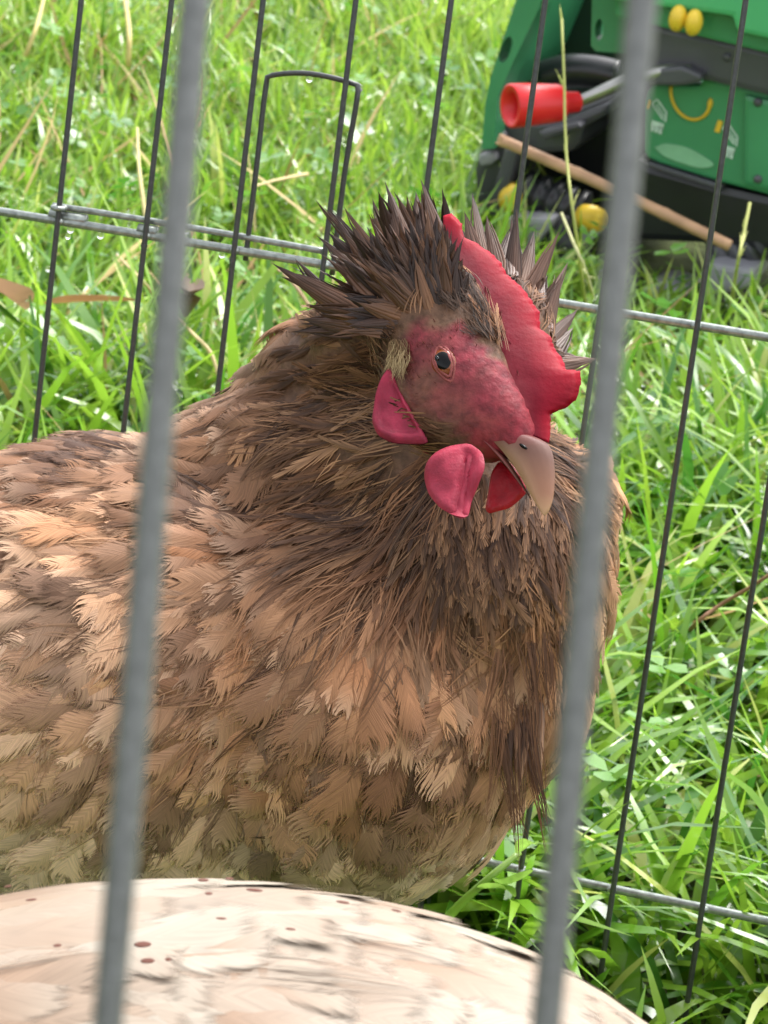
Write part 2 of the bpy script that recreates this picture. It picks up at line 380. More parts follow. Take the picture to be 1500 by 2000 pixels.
def ico(r, sub=1):
    bm = bmesh.new(); bmesh.ops.create_icosphere(bm, subdivisions=sub, radius=r); v = np.array([x.co[:] for x in bm.verts]); f = np.array([[l.index for l in x.verts] for x in bm.faces]); bm.free(); return v, f
def drops():
    iv, jf = ico(1., 2); N = len(POS); idx = rng.choice(np.where((POS[:, 0] > -.6) & (POS[:, 0] < .7) & (POS[:, 1] < 3.) & (POS[:, 1] > .85))[0], 3600)
    lv = rng.integers(1, 5, len(idx)); c = np.stack([GP[l][i] for l, i in zip(lv, idx)]) + rng.normal(0, .0006, (len(idx), 3))
    r = rng.uniform(.0004, .0013, len(idx))*np.where(rng.random(len(idx)) < .12, 1.5, 1.)
    V = c[:, None]+iv[None]*r[:, None, None]*np.array([1, 1, .8]); F = jf[None]+(np.arange(len(idx))*len(iv))[:, None, None]
    o = obj('water_drops', mesh_np('water_drops', V, None, F.reshape(-1, 3), smooth=True), M_drop)
    tag(o, 'tiny clear rain drops clinging to the grass blades', kind='stuff')
drops()

# ------------------------------------------------------------------ pen panels
def frame(psi, lean, side):
    hd = np.array([math.cos(psi), math.sin(psi), 0]); n = np.array([-math.sin(psi), math.cos(psi), 0])
    v = np.array([0, 0, 1])*math.cos(lean)+n*math.sin(lean)
    h2 = hd*math.cos(side)+v*math.sin(side); v2 = -hd*math.sin(side)+v*math.cos(side); return h2, np.cross(v2, h2), v2

def panel(name, O, psi, lean, side, i0, i1, z0, z1, hz, label, mt, mth, rv, rh, group):
    h, n, v = frame(psi, lean, side)
    r = empty(name, O, label, 'pen panel', group)
    r.matrix_basis = Matrix(((h[0], n[0], v[0], O[0]), (h[1], n[1], v[1], O[1]), (h[2], n[2], v[2], O[2]), (0, 0, 0, 1)))
    zz = np.linspace(z0, z1, 16); me = tube_me('vertical_wire', np.stack([zz*0, zz*0, zz], 1), rv, 12)
    for i in range(i0, i1+1):
        jt = 1. if rv < .001 else .12; o = obj('vertical_wire', me, mt, r, (i*.03+rng.normal(0, .0002)*jt, 0, 0)); o.rotation_euler = (rng.normal(0, .002)*jt, rng.normal(0, .0015)*jt, 0)
    xx = np.linspace(i0*.03-.002, i1*.03+.002, 24); mh = tube_me('horizontal_wire', np.stack([xx, xx*0, xx*0], 1), rh, 12)
    for z in hz: obj('horizontal_wire', mh, mth, r, (0, rv+rh-.0003, z))
    V_, F_ = ico(1., 1); V_ = V_*np.array([.0021, .0016, .0014]); wm = mesh_np('weld_bead', V_, None, F_, smooth=True)
    for i in range(max(i0, -2), min(i1, 12)+1):
        for z in hz: obj('weld_bead', wm, mth, r, (i*.03, rv*.9, z))
    return r, h, n, v

OB = np.array([-0.11661977, 0.95904359, 0.22313856])
back, bh, bn, bv = panel('pen_panel', OB, -.23963, .132856, .033597, -9, 24, -.232, .36, (.36, .1836, 0., -.1836),
    'dark wire pen panel with a latch loop, behind the brown hen', M_wire_back, M_rod, .00094, .00145, 'wire panels of the pen')
front, *_ = panel('pen_panel', np.array([-0.0157163, 0.1955017, 0.4146099]), 0., .296489, .04151, -7, 9, -.43, .17, (.16, -.16, -.41),
    'out of focus grey wire pen panel closest to the lens, two thick bars', M_wire, M_wire,   .00108, .0015, 'wire panels of the pen')
# latch: sliding bolt wire with an upright loop, in the panel's own space
lp = smooth_path([(-.0035, .0035, .0045), (.02, .0035, .0047), (.055, .0035, .0045), (.0895, .0035, .004)], 10)
obj('latch_bolt', tube_me('latch_bolt', lp, .0011, 10), M_rod, back)
ul = resample([(.0632, .0035, -.003), (.0632, .0035, .03), (.0632, .0035, .0535), (.0650, .0035, .0565), (.0775, .0020, .0588), (.0915, .0035, .0575), (.0932, .0035, .0545), (.0922, .0035, .03), (.0922, .0035, -.003)], 60)
obj('latch_loop', tube_me('latch_loop', ul, .0009, 10), M_wire_back, back)
obj('latch_eye', tube_me('latch_eye', [(.0018*math.cos(a)-.0005, .001+.0032*math.sin(a), .0045) for a in np.linspace(0, 2*pi, 18)], .0009, 8), M_rod, back)
for x0, x1 in ((-.004, .0085), (.0265, .033)):
    obj('latch_sleeve', tube_me('latch_sleeve', [(x0, .0031, .0014), ((x0+x1)/2, .0031, .0014), (x1, .0031, .0014)], .0021, 10), M_rod, back)
def wire_drops():
    iv, jf = ico(1., 2); V = []; F = []
    for x, y, z, r in [(.0775, .002, .0572, .0011), (.0035, .003, -.0022, .0012), (.004, 0, -.004, .001), (.014, .0027, -.0024, .0012), (.0425, .0027, .0036, .0012), (.0555, .0027, -.0022, .0011), (.0935, .003, .0565, .0013), (.245, .003, -.002, .001), (.27, .003, -.1858, .001), (.06, 0, -.003, .0012), (.03, 0, -.003, .0012)]:
        b = len(V); V += list(iv*r*np.array([1, 1, 1.15])+[x, y, z]); F += [tuple(q+b) for q in jf]
    o = obj('water_drops', mesh_np('wire_water_drops', V, None, F, smooth=True), M_drop, back); o['kind'] = 'stuff'
wire_drops()

# ------------------------------------------------------------------ feathers
def conform(bvh_, root, T, Nn, L, M=5, fly=.0045):
    """paths that follow the body: (N,M,3) points and normals"""
    N = len(root); PP = np.empty((N, M, 3)); NN = np.empty((N, M, 3))
    for i in range(N):
        p = Vector(root[i]); t = Vector(T[i]); n = Vector(Nn[i]); st = L[i]/(M-1)
        for k in range(M):
            PP[i, k] = p; NN[i, k] = n
            q = p+t*st; r = bvh_.find_nearest(q)
            if r[0] is None: p = q; continue
            d = r[0]-q
            if (q-r[0]).dot(r[1]) > fly: p = q-n*.0004           # flies off where the body curves away
            else: p = r[0]; n = (n+r[1]*1.5).normalized()
            t = (t-n*t.dot(n)*.9).normalized()
    return PP, NN

def feathers(name, root, T, Nn, L, Wd, base, edge, K=14, lift=.10, bend=.12, cup=.25, pointed=0., clump=3, rough=.25, rach=None, ragged=.15, path=None, acute=.42, emb=.0012):
    """root,T,Nn: (N,3); L,Wd: (N,), base/edge: (N,3) colours near root/middle and at the tip; returns mesh"""
    N = len(root); T = nrm(T); Nn = nrm(Nn-T*np.sum(Nn*T, 1, keepdims=True))
    if path is None:
        PP = root[:, None]+T[:, None]*(L[:, None]*np.array([0, .5, 1.])[None])[..., None]; NN = np.repeat(Nn[:, None], 3, 1)
    else: PP, NN = path
    M = PP.shape[1]; TT = nrm(np.gradient(PP, axis=1)); BB = nrm(np.cross(NN, TT)); NN = np.cross(TT, BB)
    sweep = rng.normal(0, .10, N)
    s0 = np.linspace(.02, .94, K)[None, :, None]; sg = np.array([-1., 1.])[None, None, :]
    jit = rng.normal(0, ragged, (N, K, 2))
    pt = np.asarray(pointed)*np.ones(N)
    def prof(s, p): return (np.sin(np.clip(s, 0, 1)**.75*pi*.93+.12)*(1-p)+(np.clip(1.08-s, 0, 1)**.75*np.clip(s*5+.3, 0, 1))*p)
    ds = acute*(1-.72*s0)*(1+jit)
    if clump > 1:                                      # wet barbs gather into points
        ph_ = rng.integers(0, clump, (N, 1, 2)); kk = np.arange(K)[None, :, None]+ph_
        cen = (np.floor(kk/clump)*clump+(clump-1)*.5); off = (cen-kk)/K*.6
    else: off = 0
    ends = np.clip(s0+ds+off, .02, 1.03)
    hw = Wd[:, None, None]*.5*prof(np.clip(s0+ds*.6, 0, 1), pt[:, None, None])*(1+.5*jit)
    V = []; C = []
    wb = (L/K*.75)[:, None, None]
    cb = rng.uniform(1-rough, 1+rough, (N, K, 2))[..., None]
    lf = np.asarray(lift)*np.ones(N); bd = np.asarray(bend)*np.ones(N); ar = np.arange(N)[:, None, None]
    def at(s, lat):
        f = np.clip(s, 0, .9999)*(M-1); i0 = np.floor(f).astype(int); fr = (f-i0)[..., None]; i1 = i0+1
        pp = PP[ar, i0]*(1-fr)+PP[ar, i1]*fr; b = BB[ar, i0]*(1-fr)+BB[ar, i1]*fr; n_ = NN[ar, i0]*(1-fr)+NN[ar, i1]*fr
        ex = np.maximum(s-.9999, 0)[..., None]*L[:, None, None, None]*TT[ar, i1]
        h = (lf[:, None, None]*s-bd[:, None, None]*s*s)*L[:, None, None]-cup*lat**2/np.maximum(Wd[:, None, None]*.5, 1e-5)*.8-emb*np.clip(1-s*3, 0, 1)
        return pp+ex+b*(lat+(sweep*L)[:, None, None]*s**2)[..., None]+n_*h[..., None]
    for t, wd in ((0., .9), (.55, .8), (1., 0.)):
        s = lerp(s0, ends, t)*np.ones((N, K, 2)); lat = sg*hw*t**.85
        c = lerp(base[:, None, None], edge[:, None, None], np.clip((s-.45)*1.6, 0, 1)[..., None]**1.5)*cb
        if rach is not None:
            c = lerp(c, rach[:, None, None]*np.ones_like(c), (.7*(1-t))*np.ones((N, K, 2, 1)))
        if wd > 0:
            dsx = (wb*wd)/L[:, None, None]
            for q in (-1, 1): V.append(at(s+q*dsx, lat)); C.append(c)
        else: V.append(at(s, lat)); C.append(c*1.05)
    V = np.stack(V, 3).reshape(-1, 3); C = np.stack(C, 3).reshape(-1, 3)
    b = (np.arange(N*K*2)*5)[:, None]
    return V, b+np.array([0, 1, 3, 2]), b+np.array([2, 3, 4]), C

def hairs(bvh_, p, n, T, L, col, per=7, spread=.0022, wid=.00028, conv=.6, lift=.12):
    """tufts of fine wet hairs lying along the plumage; returns verts, quads, tris, colours"""
    N = len(p); PP, NN = conform(bvh_, p, T, n, L); M = PP.shape[1]; TT = nrm(np.gradient(PP, axis=1)); BB = nrm(np.cross(NN, TT))
    V = []; C = []; t = np.linspace(0, 1, M)
    off = rng.normal(0, spread, (N, per)); hl = rng.uniform(.0, .0016, (N, per)); ln = rng.uniform(.75, 1.08, (N, per)); wv = rng.normal(0, .0007, (N, per)); cc = rng.uniform(.7, 1.25, (N, per))
    drift = rng.normal(0, .002, (N, 1))
    for k in range(M):
        tt = t[k]; lat = off*(1-conv*tt)+wv*math.sin(tt*4)+drift*tt*tt
        P0 = PP[:, None, k]+BB[:, None, k]*lat[..., None]+NN[:, None, k]*(hl+.0004+lift*L[:, None]*tt*(1-.35*tt))[..., None]+TT[:, None, k]*((ln-1)*tt*L[:, None])[..., None]
        w_ = wid*((1-tt)**.7 if k else .35)
        c = col[:, None]*cc[..., None]
        if k < M-1: V += [P0-BB[:, None, k]*w_, P0+BB[:, None, k]*w_]; C += [c, c]
        else: V += [P0]; C += [c]
    V = np.stack(V, 2).reshape(-1, 3); C = np.stack(C, 2).reshape(-1, 3); nv = 2*(M-1)+1; b = (np.arange(N*per)*nv)[:, None]
    q = np.concatenate([b+np.array([2*i, 2*i+1, 2*i+3, 2*i+2]) for i in range(M-2)]); tr = b+np.array([nv-3, nv-2, nv-1])
    return V, q, tr, C

def spike(A, B, nv, wd, cbase, ctip, strands=9, bow=0., seg=9):
    """a wet clump of hackle barbs drawn to one needle point"""
    A, B = np.asarray(A), np.asarray(B); T = nrm(B-A); L = np.linalg.norm(B-A); nv = nrm(nv-T*np.dot(nv, T)); S = np.cross(nv, T); V = []; C = []; Q = []
    side = rng.normal(0, .04)*L
    for j in range(strands):
        e = (j/(strands-1)*2-1); l = 1. if abs(e) < .3 else rng.uniform(.80, 1.0); cc = rng.uniform(.7, 1.45); o = len(V)
        for i in range(seg+1):
            t = i/seg; pr = (math.sin(min(1, t*2.2+.35)*pi/2))*(1-t)**.72*(1+.25*t)
            lat = wd*.5*e*pr*.92+side*t*t; hw_ = wd*.5/(strands-1)*1.5*max(pr, .05)
            ctr = A+T*(L*l*t)+S*lat+nv*(bow*L*t*t-.35*abs(e)**2*wd*pr+rng.normal(0, .00008))
            c = lerp(cbase, ctip, t**.8)*cc
            V += [ctr-S*hw_, ctr+nv*hw_*.9, ctr+S*hw_]; C += [c*.9, c*1.1, c*.9]
        for i in range(seg):
            for k in range(2): a = o+i*3+k; Q.append((a, a+1, a+4, a+3))
    return mesh_np('spike', V, Q, None, C, smooth=True)

def fmesh(name, sets):
    Vs, Qs, Ts, Cs = [], [], [], []; o = 0
    for V, q, t, c in sets: Vs.append(V); Qs.append(q+o); Ts.append(t+o); Cs.append(c); o += len(V)
    return mesh_np(name, np.concatenate(Vs), np.concatenate(Qs), np.concatenate(Ts), np.concatenate(Cs))

def body_mesh(name, ells, voxel=.0035, it=10):
    mes = [ellip_me('e', c, ax, rd, 32, 20) for c, ax, rd in ells]; me = joinb(name, *mes)
    t = bpy.data.objects.new('tmp', me); COL.objects.link(t)
    m = t.modifiers.new('r', 'REMESH'); m.mode = 'VOXEL'; m.voxel_size = voxel; m.use_smooth_shade = True
    s = t.modifiers.new('s', 'SMOOTH'); s.factor = .5; s.iterations = it
    dg = bpy.context.evaluated_depsgraph_get(); out = bpy.data.meshes.new_from_object(t.evaluated_get(dg))
    bpy.data.objects.remove(t); bpy.data.meshes.remove(me); out.name = name; return out

def sample(me, n):
    me.calc_loop_triangles(); nt_ = len(me.loop_triangles); tri = np.empty(nt_*3, np.int32); me.loop_triangles.foreach_get('vertices', tri); tri = tri.reshape(-1, 3)
    co = np.empty(len(me.vertices)*3, np.float32); me.vertices.foreach_get('co', co); co = co.reshape(-1, 3).astype(float)
    no = np.empty(len(me.vertices)*3, np.float32); me.vertex_normals.foreach_get('vector', no); no = no.reshape(-1, 3).astype(float)
    a, b, c = co[tri[:, 0]], co[tri[:, 1]], co[tri[:, 2]]; ar = np.linalg.norm(np.cross(b-a, c-a), axis=1)
    k = rng.choice(nt_, n, p=ar/ar.sum()); u, v = rng.random((2, n)); f = u+v > 1; u[f] = 1-u[f]; v[f] = 1-v[f]
    p = a[k]+(b-a)[k]*u[:, None]+(c-a)[k]*v[:, None]
    nn = nrm(no[tri[k, 0]]*(1-u-v)[:, None]+no[tri[k, 1]]*u[:, None]+no[tri[k, 2]]*v[:, None]); return p, nn, co

def toimg(p):
    v = p-CC; d = v@FW; return 750+FPX*(v@CR)/d, 1000-FPX*(v@CU)/d, d

# ------------------------------------------------------------------ brown hen: head frame
CM = .01
HF = nrm(cv(.50, -.76, .42)); HU = cv(.82, .57, .05); HU = nrm(HU-HF*np.dot(HU, HF)); HR = np.cross(HF, HU)
S0 = P(895, 736, .76)
if np.dot(HR, -FW) < 0: HR = -HR
def hd(a, b, c): return S0+(HF*a+HU*b+HR*c)*CM
def sag(px, py, c=0.): return onplane(px, py, S0+HR*c*CM, HR)
def habc(p): d = (p-S0)/CM; return d@HF, d@HU, d@HR
IMG = (CR, CU, -FW)
def px_ell(px, py, d, rx, ry, rz, rot=0.):            # radii in cm
    a = math.radians(rot); ax = (CR*math.cos(a)+CU*math.sin(a), -CR*math.sin(a)+CU*math.cos(a), -FW)
    return (P(px, py, d), ax, (rx*CM, ry*CM, rz*CM))
def skull(fn, F_, U_, R_):
    ax = (F_, U_, R_)
    return [(fn(-.3, .0, 0), ax, (.021, .0140, .0142)), (fn(1.25, .25, 0), ax, (.0168, .0098, .0086)), (fn(.1, -.75, 0), ax, (.0175, .0125, .0120)), (fn(1.45, -.5, 0), ax, (.0115, .0060, .0066)), (fn(.95, -.85, .45), ax, (.0095, .0058, .0062)), (fn(-1.5, .2, 0), ax, (.018, .016, .015))]
hen = empty('hen', (P(600, 1500, .86)[0], P(600, 1500, .86)[1], 0), 'brown hen with wet ruffled feathers and a red comb, facing right', 'hen', 'hens in the pen')
ells = skull(hd, HF, HU, HR) + [
    px_ell(330, 1310, .875, 11.4, 6.6, 8.2), px_ell(700, 1335, .845, 5.3, 5.8, 6.8), px_ell(922, 1100, .825, 3.7, 4.3, 4.6), px_ell(1112, 985, .835, 1.25, 1.5, 2.2),
    px_ell(640, 940, .85, 3.5, 3.5, 4.3, 20), px_ell(830, 890, .825, 3.1, 3.3, 3.6), px_ell(815, 640, .798, 1.8, 1.5, 1.8), px_ell(985, 680, .80, 1.3, 1.8, 1.6), px_ell(712, 668, .812, 1.5, 1.5, 1.9), px_ell(620, 720, .835, 1.5, 1.4, 2.2, 30),
    px_ell(430, 1050, .865, 5.5, 3.0, 4.5, 18), px_ell(440, 905, .86, 2.4, 1.5, 3.2, 32), px_ell(965, 1300, .83, 2.5, 3.2, 4.0), px_ell(-350, 1180, .90, 5, 4.0, 4.5, -20)]
bm_ = body_mesh('body', ells)
_, _, co = sample(bm_, 10)
# colours of the skin and of the down under the feathers
FACE = np.array([(-.5, .70), (.15, .98), (1.2, 1.15), (2.6, 1.2), (3.2, .6), (2.6, -.6), (1.6, -.8), (.9, -1.15), (0., -1.35), (-.75, -1.0), (-1.15, -.25), (-.9, .20)])
def inpoly(x, y, poly):
    r = np.zeros(len(x), bool); n = len(poly)
    for i in range(n):
        x0, y0 = poly[i]; x1, y1 = poly[(i+1) % n]
        c = ((y0 > y) != (y1 > y)) & (x < (x1-x0)*(y-y0)/(y1-y0+1e-12)+x0); r ^= c
    return r
def facemask(p, fn=habc):
    a, b, c = fn(p); return inpoly(a+(vnoise(p, 400, 5)-.5)*.3, b+(vnoise(p, 400, 6)-.5)*.3, FACE) & (np.abs(c) < 2.2) & (np.abs(c) > .0) & (a > -1.4)
def skincol(p, down, fn=habc):
    f = facemask(p, fn); pink = lin(126, 44, 54); br = lin(108, 66, 54)
    n = vnoise(p, 260, 1)[:, None]; m = vnoise(p, 900, 2)[:, None]
    a, b, c = fn(p)
    sk = lerp(pink, br, np.clip(n*1.3-.2-(b[:, None]-.1)*.45, 0, 1))*(.65+.6*m); sk = lerp(sk, lin(132, 34, 46), np.clip((a-1.0)*.6, 0, .75)[:, None])
    return np.where(f[:, None], sk, down)
def setcol(me, co, c):
    at = me.color_attributes.new('Col', 'FLOAT_COLOR', 'POINT'); k = np.ones((len(co), 4), np.float32); k[:, :3] = c; at.data.foreach_set('color', k.ravel())
setcol(bm_, co, skincol(co, lin(104, 76, 58)))
bvh = BVHTree.FromPolygons([Vector(v) for v in co], [tuple(p.vertices) for p in bm_.polygons])
def hit(px, py):
    r = ray(px, py); h = bvh.ray_cast(Vector(CC), Vector(nrm(r))); return (np.array(h[0]), np.array(h[1])) if h[0] else (None, None)

# ------------------------------------------------------------------ brown hen: plumage
cD, cDB, cBr, cRu, cBu, cPa, cGy = lin(48, 33, 28), lin(86, 60, 46), lin(132, 92, 64), lin(152, 102, 68), lin(182, 138, 102), lin(210, 176, 148), lin(206, 182, 164)
# raised wet feathers behind the crown, each its own part
CREST = [((690, 610), (535, 528)), ((750, 570), (628, 462)), ((745, 560), (646, 416)), ((690, 635), (592, 616)), ((775, 545), (722, 402)), ((785, 560), (730, 462)), ((805, 530), (764, 360)),
         ((835, 530), (800, 380)), ((875, 500), (831, 358)), ((948, 520), (913, 386)), ((930, 520), (902, 420)), ((965, 520), (949, 428)), ((985, 540), (994, 446)), ((1000, 560), (1014, 418)),
         ((1012, 570), (1044, 454)), ((1030, 600), (1084, 462)), ((1038, 610), (1070, 520)), ((1048, 640), (1097, 517)), ((1058, 660), (1098, 548)), ((1062, 680), (1128, 610)), ((1075, 712), (1160, 698)),
         ((1065, 690), (1112, 640)), ((735, 600), (660, 500)), ((760, 580), (690, 440)), ((820, 540), (776, 410)), ((850, 530), (822, 410)), ((730, 640), (610, 585)), ((790, 550), (748, 430))]
p, n, _ = sample(bm_, 8600)
a, b, c = habc(p); keep = ~facemask(p)
p, n = p[keep], n[keep]; ix, iy, dd = toimg(p)
HC = hd(-.3, 0, 0); rv = p-HC; dist = np.linalg.norm(rv, axis=1)
fk = np.clip((dist-.026)/.016, 0, 1)[:, None]; T = nrm(rv)*fk+nrm(p-hd(3.0, .1, 0))*(1-fk)+cv(-.28, -.10, 0)[None]*np.clip(dist/.06-.4, 0, 1)[:, None]
T = T-n*np.sum(T*n, 1, keepdims=True); T = nrm(T)
ang = rng.normal(0, .22, len(p))+(vnoise(p, 45, 11)-.5)*1.1; Bb = np.cross(n, T); T = T*np.cos(ang)[:, None]+Bb*np.sin(ang)[:, None]
head = dist < .030; hack = (dist < .066) & ~head
hk = np.clip(1-(dist-.055)/.03, 0, 1); 
L = np.where(head, rng.uniform(.008, .014, len(p)), np.where(hack, rng.uniform(.018, .027, len(p)), rng.uniform(.020, .032, len(p))))
Wd = np.where(head, rng.uniform(.003, .005, len(p)), np.where(hack, rng.uniform(.0036, .0062, len(p)), rng.uniform(.007, .014, len(p))))
pt = np.where(head | hack, .9, rng.uniform(.1, .5, len(p)))
n1 = vnoise(p, 75, 21)[:, None]; n2 = vnoise(p, 150, 22)[:, None]; n3 = rng.random((len(p), 1)); n4 = rng.random((len(p), 1))
body = lerp(cBr, cBu, np.clip(n1*2.2-.6, 0, 1)); body = lerp(body, cRu, np.clip(n2*1.6-.7, 0, 1))
left = np.clip((560-ix)/420, 0, 1)[:, None]*np.clip((iy-930)/150, 0, 1)[:, None]
left = left*np.clip((iy-980)/140, 0, 1)[:, None]; body = np.minimum(lerp(body, cPa, left*(.2+.55*n3))*1.12, .75); bk = np.clip((1060-iy)/120, 0, 1)[:, None]*np.clip((700-ix)/200, 0, 1)[:, None]; body = lerp(body, lerp(cD, cBr, n4), bk*.85); low = np.clip((iy-1470)/200, 0, 1)[:, None]; body = lerp(body, cGy, low*.85)
hcol = lerp(cD, cBr*1.15, n3**.65); hcol = lerp(hcol, cBu, (n4 > .86)*.7)
hkk = np.clip(hk, 0, 1)[:, None]; lower_front = np.clip((ix-560)/200, 0, 1)*np.clip((iy-1030)/60, 0, 1); hkk = hkk*(1-.75*lower_front[:, None])
base = lerp(body, hcol, hkk)
spots = [(640, 1290, 45), (440, 1010, 60), (1000, 1460, 50), (500, 1390, 35), (690, 1350, 70), (860, 1250, 55), (850, 1440, 80), (790, 1520, 80), (930, 1380, 60), (960, 1180, 50), (850, 1030, 60), (560, 1290, 35), (250, 900, 50), (60, 1090, 45), (640, 1560, 40), (380, 1180, 30), (1050, 1330, 50)]
dk = np.zeros(len(p))
for sx, sy, sr in spots: dk = np.maximum(dk, np.exp(-((ix-sx)**2+(iy-sy)**2)/(sr*sr))*(dd < .87))
dk = np.maximum(dk, np.clip((vnoise(p, 95, 27)-.60)*5, 0, .8)*(dd < .9)); base = lerp(base, cDB*.75, dk[:, None]*(n4*.5+.6).clip(0, 1))
base = base*rng.uniform(.74, 1.30, (len(p), 1))*lerp(1.08, 1.3, np.clip((iy-1000)/500, 0, 1))[:, None]
edge = lerp(base, np.where(n3 > .8, cD, cPa), np.where(head | hack, .12, .30)[:, None]*n4)
rach = np.where((head | hack)[:, None], lerp(cD*np.ones((len(p), 3)), base*.65, np.maximum(lower_front[:, None], (n4 > .6)*.6)), base*.7)
isH = head | hack
sets = []
pth = conform(bvh, p, T, n, L); ex_, ey_, _d = toimg(pth[0][:, -1]); bad = (ex_ > 455) & (ex_ < 560) & (ey_ > 610) & (ey_ < 700); m = isH & ~bad
sets.append(feathers('f', p[m], T[m], n[m], L[m], Wd[m], base[m], edge[m], K=10, acute=.52, path=(pth[0][m], pth[1][m]), lift=rng.uniform(.06, .20, m.sum()), bend=rng.uniform(.0, .10, m.sum()), pointed=pt[m], clump=3, rach=rach[m], ragged=.12))
m = np.where(~isH & ~bad)[0]; m = m[(n[m]@(-FW) > -.35) | (rng.random(len(m)) < .5)]; order = rng.permutation(len(m)); m = m[order]
kind_ = rng.random((len(m), 1)); tipc = np.where(kind_ < .50, lerp(base[m], cPa, (.30+.35*n3[m])*(1-.8*dk[m][:, None])), np.where(kind_ < .80, base[m]*1.05, lerp(base[m], cDB, .7)))
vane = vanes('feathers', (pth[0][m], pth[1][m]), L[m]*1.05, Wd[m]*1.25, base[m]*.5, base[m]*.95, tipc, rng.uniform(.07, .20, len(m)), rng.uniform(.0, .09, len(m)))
wgt = np.where(isH, 1., .45)*(~bad)*~((ix < 700) & (iy < 760) & (iy > 560)); k = rng.choice(len(p), 3000, replace=False, p=wgt/wgt.sum()); hc = base[k]*.78; hc = lerp(hc, cBu, (rng.random((3000, 1)) > .75)*.4); hc = lerp(hc, cD, (rng.random((3000, 1)) > .82)*.6)
sets.append(hairs(bvh, p[k], n[k], T[k], L[k]*rng.uniform(.6, 1.05, 3000), hc, per=6, wid=.00026, conv=.75, lift=.10))
pa, pb, pc = habc(p); q = np.where((((pb > .35) & (dist < .036)) | ((dist < .050) & (ix < 780) & (ix > 640) & (iy < 700))) & (pc > -1.4) & (np.abs(pc) > .5) & (pa < .9))[0]; NQ = 900; q = q[rng.integers(0, len(q), NQ)]
hx, hy = toimg(p[q])[:2]
tg = np.where((hx > 960)[:, None], np.array([1070., 480.]), np.stack([np.clip(560+(hx-760)*1.25, 500, 860), np.clip(430-(hx-760)*.35+(hy-600)*.9, 380, 640)], 1))
dv = np.stack([tg[:, 0]-hx, -(tg[:, 1]-hy)], 1); dv /= np.linalg.norm(dv, axis=1, keepdims=True); Tq = CR*dv[:, :1]+CU*dv[:, 1:]+rng.normal(0, .22, (NQ, 3)); r_ = rng.random((NQ, 1))
Tq = nrm(Tq-n[q]*np.sum(Tq*n[q], 1, keepdims=True)*.75)
cq = lerp(cD, lerp(cBr, cBu, .15), r_**1.7)
q_ = np.where(hx > 720)[0]; q_ = rng.choice(q_, min(240, len(q_)), replace=False)
sets.append(hairs(bvh, p[q][q_], n[q][q_], Tq[q_], rng.uniform(.006, .012, len(q_)), cq[q_]*.42, per=6, spread=.0009, wid=.00016, conv=.5, lift=.06))
rt, rn = [], []
for _ in range(340):
    h, hn = hit(rng.uniform(840, 1060), rng.uniform(905, 1100))
    if h is None or facemask(h[None])[0]: continue
    rt.append(h); rn.append(hn)
rt, rn = np.array(rt), np.array(rn); k = len(rt); tq = nrm(np.tile(cv(0, -1, .25), (k, 1))+rng.normal(0, .2, (k, 3))); tq = nrm(tq-rn*np.sum(tq*rn, 1, keepdims=True)); lq = rng.uniform(.012, .02, k); q = rng.random((k, 1))
sets.append(feathers('f', rt, tq, rn, lq, rng.uniform(.0035, .006, k), lerp(cD, cBr, q), lerp(cDB, cBu, q), K=12, path=conform(bvh, rt, tq, rn, lq), pointed=.8, clump=3, lift=.2, bend=.05, acute=.5, rach=np.tile(cD, (k, 1))))
# wet strands hanging from the crop
rt, tt, ll = [], [], []
for _ in range(26):
    y = rng.uniform(1150, 1440); h, hn = hit(rng.uniform(960, 1150-(y-1120)*.25), y)
    if h is None: continue
    rt.append(h+hn*.002); tt.append(cv(rng.normal(-.02, .12), -1, 0)+hn*.25); ll.append(rng.uniform(.018, .026)+(.012 if y > 1330 else 0))
rt = np.array(rt); tt = np.array(tt); ll = np.array(ll); k = len(rt); q = rng.random((k, 1)); nn_ = np.tile(-FW, (k, 1)); tt = nrm(tt)
sets.append(hairs(bvh, rt, nn_, tt, ll, lerp(cDB, cBr, q)*.8, per=9, spread=.0011, wid=.0002, conv=.85, lift=.05))
hang = [spike(P(x, y, .792), P(x+rng.normal(-6, 6), y+l_, .790), nrm(-FW+rng.normal(0, .3, 3)), w_, lerp(cDB, cBr, rng.random()), lerp(cD, cBu, rng.random()), 5, 0, 7)
    for x, y, l_, w_ in [(rng.uniform(1000, 1062), rng.uniform(1370, 1440), rng.uniform(70, 135), rng.uniform(.0014, .003)) for _ in range(8)]+[(rng.uniform(1075, 1175), rng.uniform(1150, 1330), rng.uniform(60, 110), rng.uniform(.0014, .0026)) for _ in range(8)]]
pF, nF, _ = sample(bm_, 60000); bo = part('body', bm_, M_skin, hen)
o = part('breast_strands', joinb('breast_strands', *hang), M_crest, hen); o['kind'] = 'stuff'
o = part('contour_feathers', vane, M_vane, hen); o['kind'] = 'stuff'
bo_pl = part('plumage', fmesh('plumage', sets), M_feather, hen); bo_pl['kind'] = 'stuff'; bo_pl['label'] = 'mottled brown and buff wet body feathers'

crl = []
for i, (b0, t0) in enumerate(CREST):
    rgt = b0[0] > 900; db = .805 if rgt else .785; A = P(*b0, db); Bt = P(*t0, db+.004+.010*((i*7) % 5)/5)
    T_ = Bt-A; Lc = np.linalg.norm(T_)*1.06; A = A-T_*.18; Lc *= 1.18
    Nn_ = nrm(-FW+cv(rng.normal(0, .35), rng.normal(.1, .3), 0))
    cbase = lerp(lin(84, 56, 40), lin(138, 92, 60), rng.random()) if not rgt else lerp(lin(84, 58, 44), lin(142, 110, 90), rng.random())
    ctip = lerp(cD, cDB, rng.random()*.5) if not rgt else lerp(cD, lin(116, 88, 76), rng.random())
    part('crest_feather', spike(A, A+nrm(T_)*Lc, Nn_, rng.uniform(.0056, .0088), cbase, ctip, 9, rng.uniform(-.06, .04)), M_crest, hen)
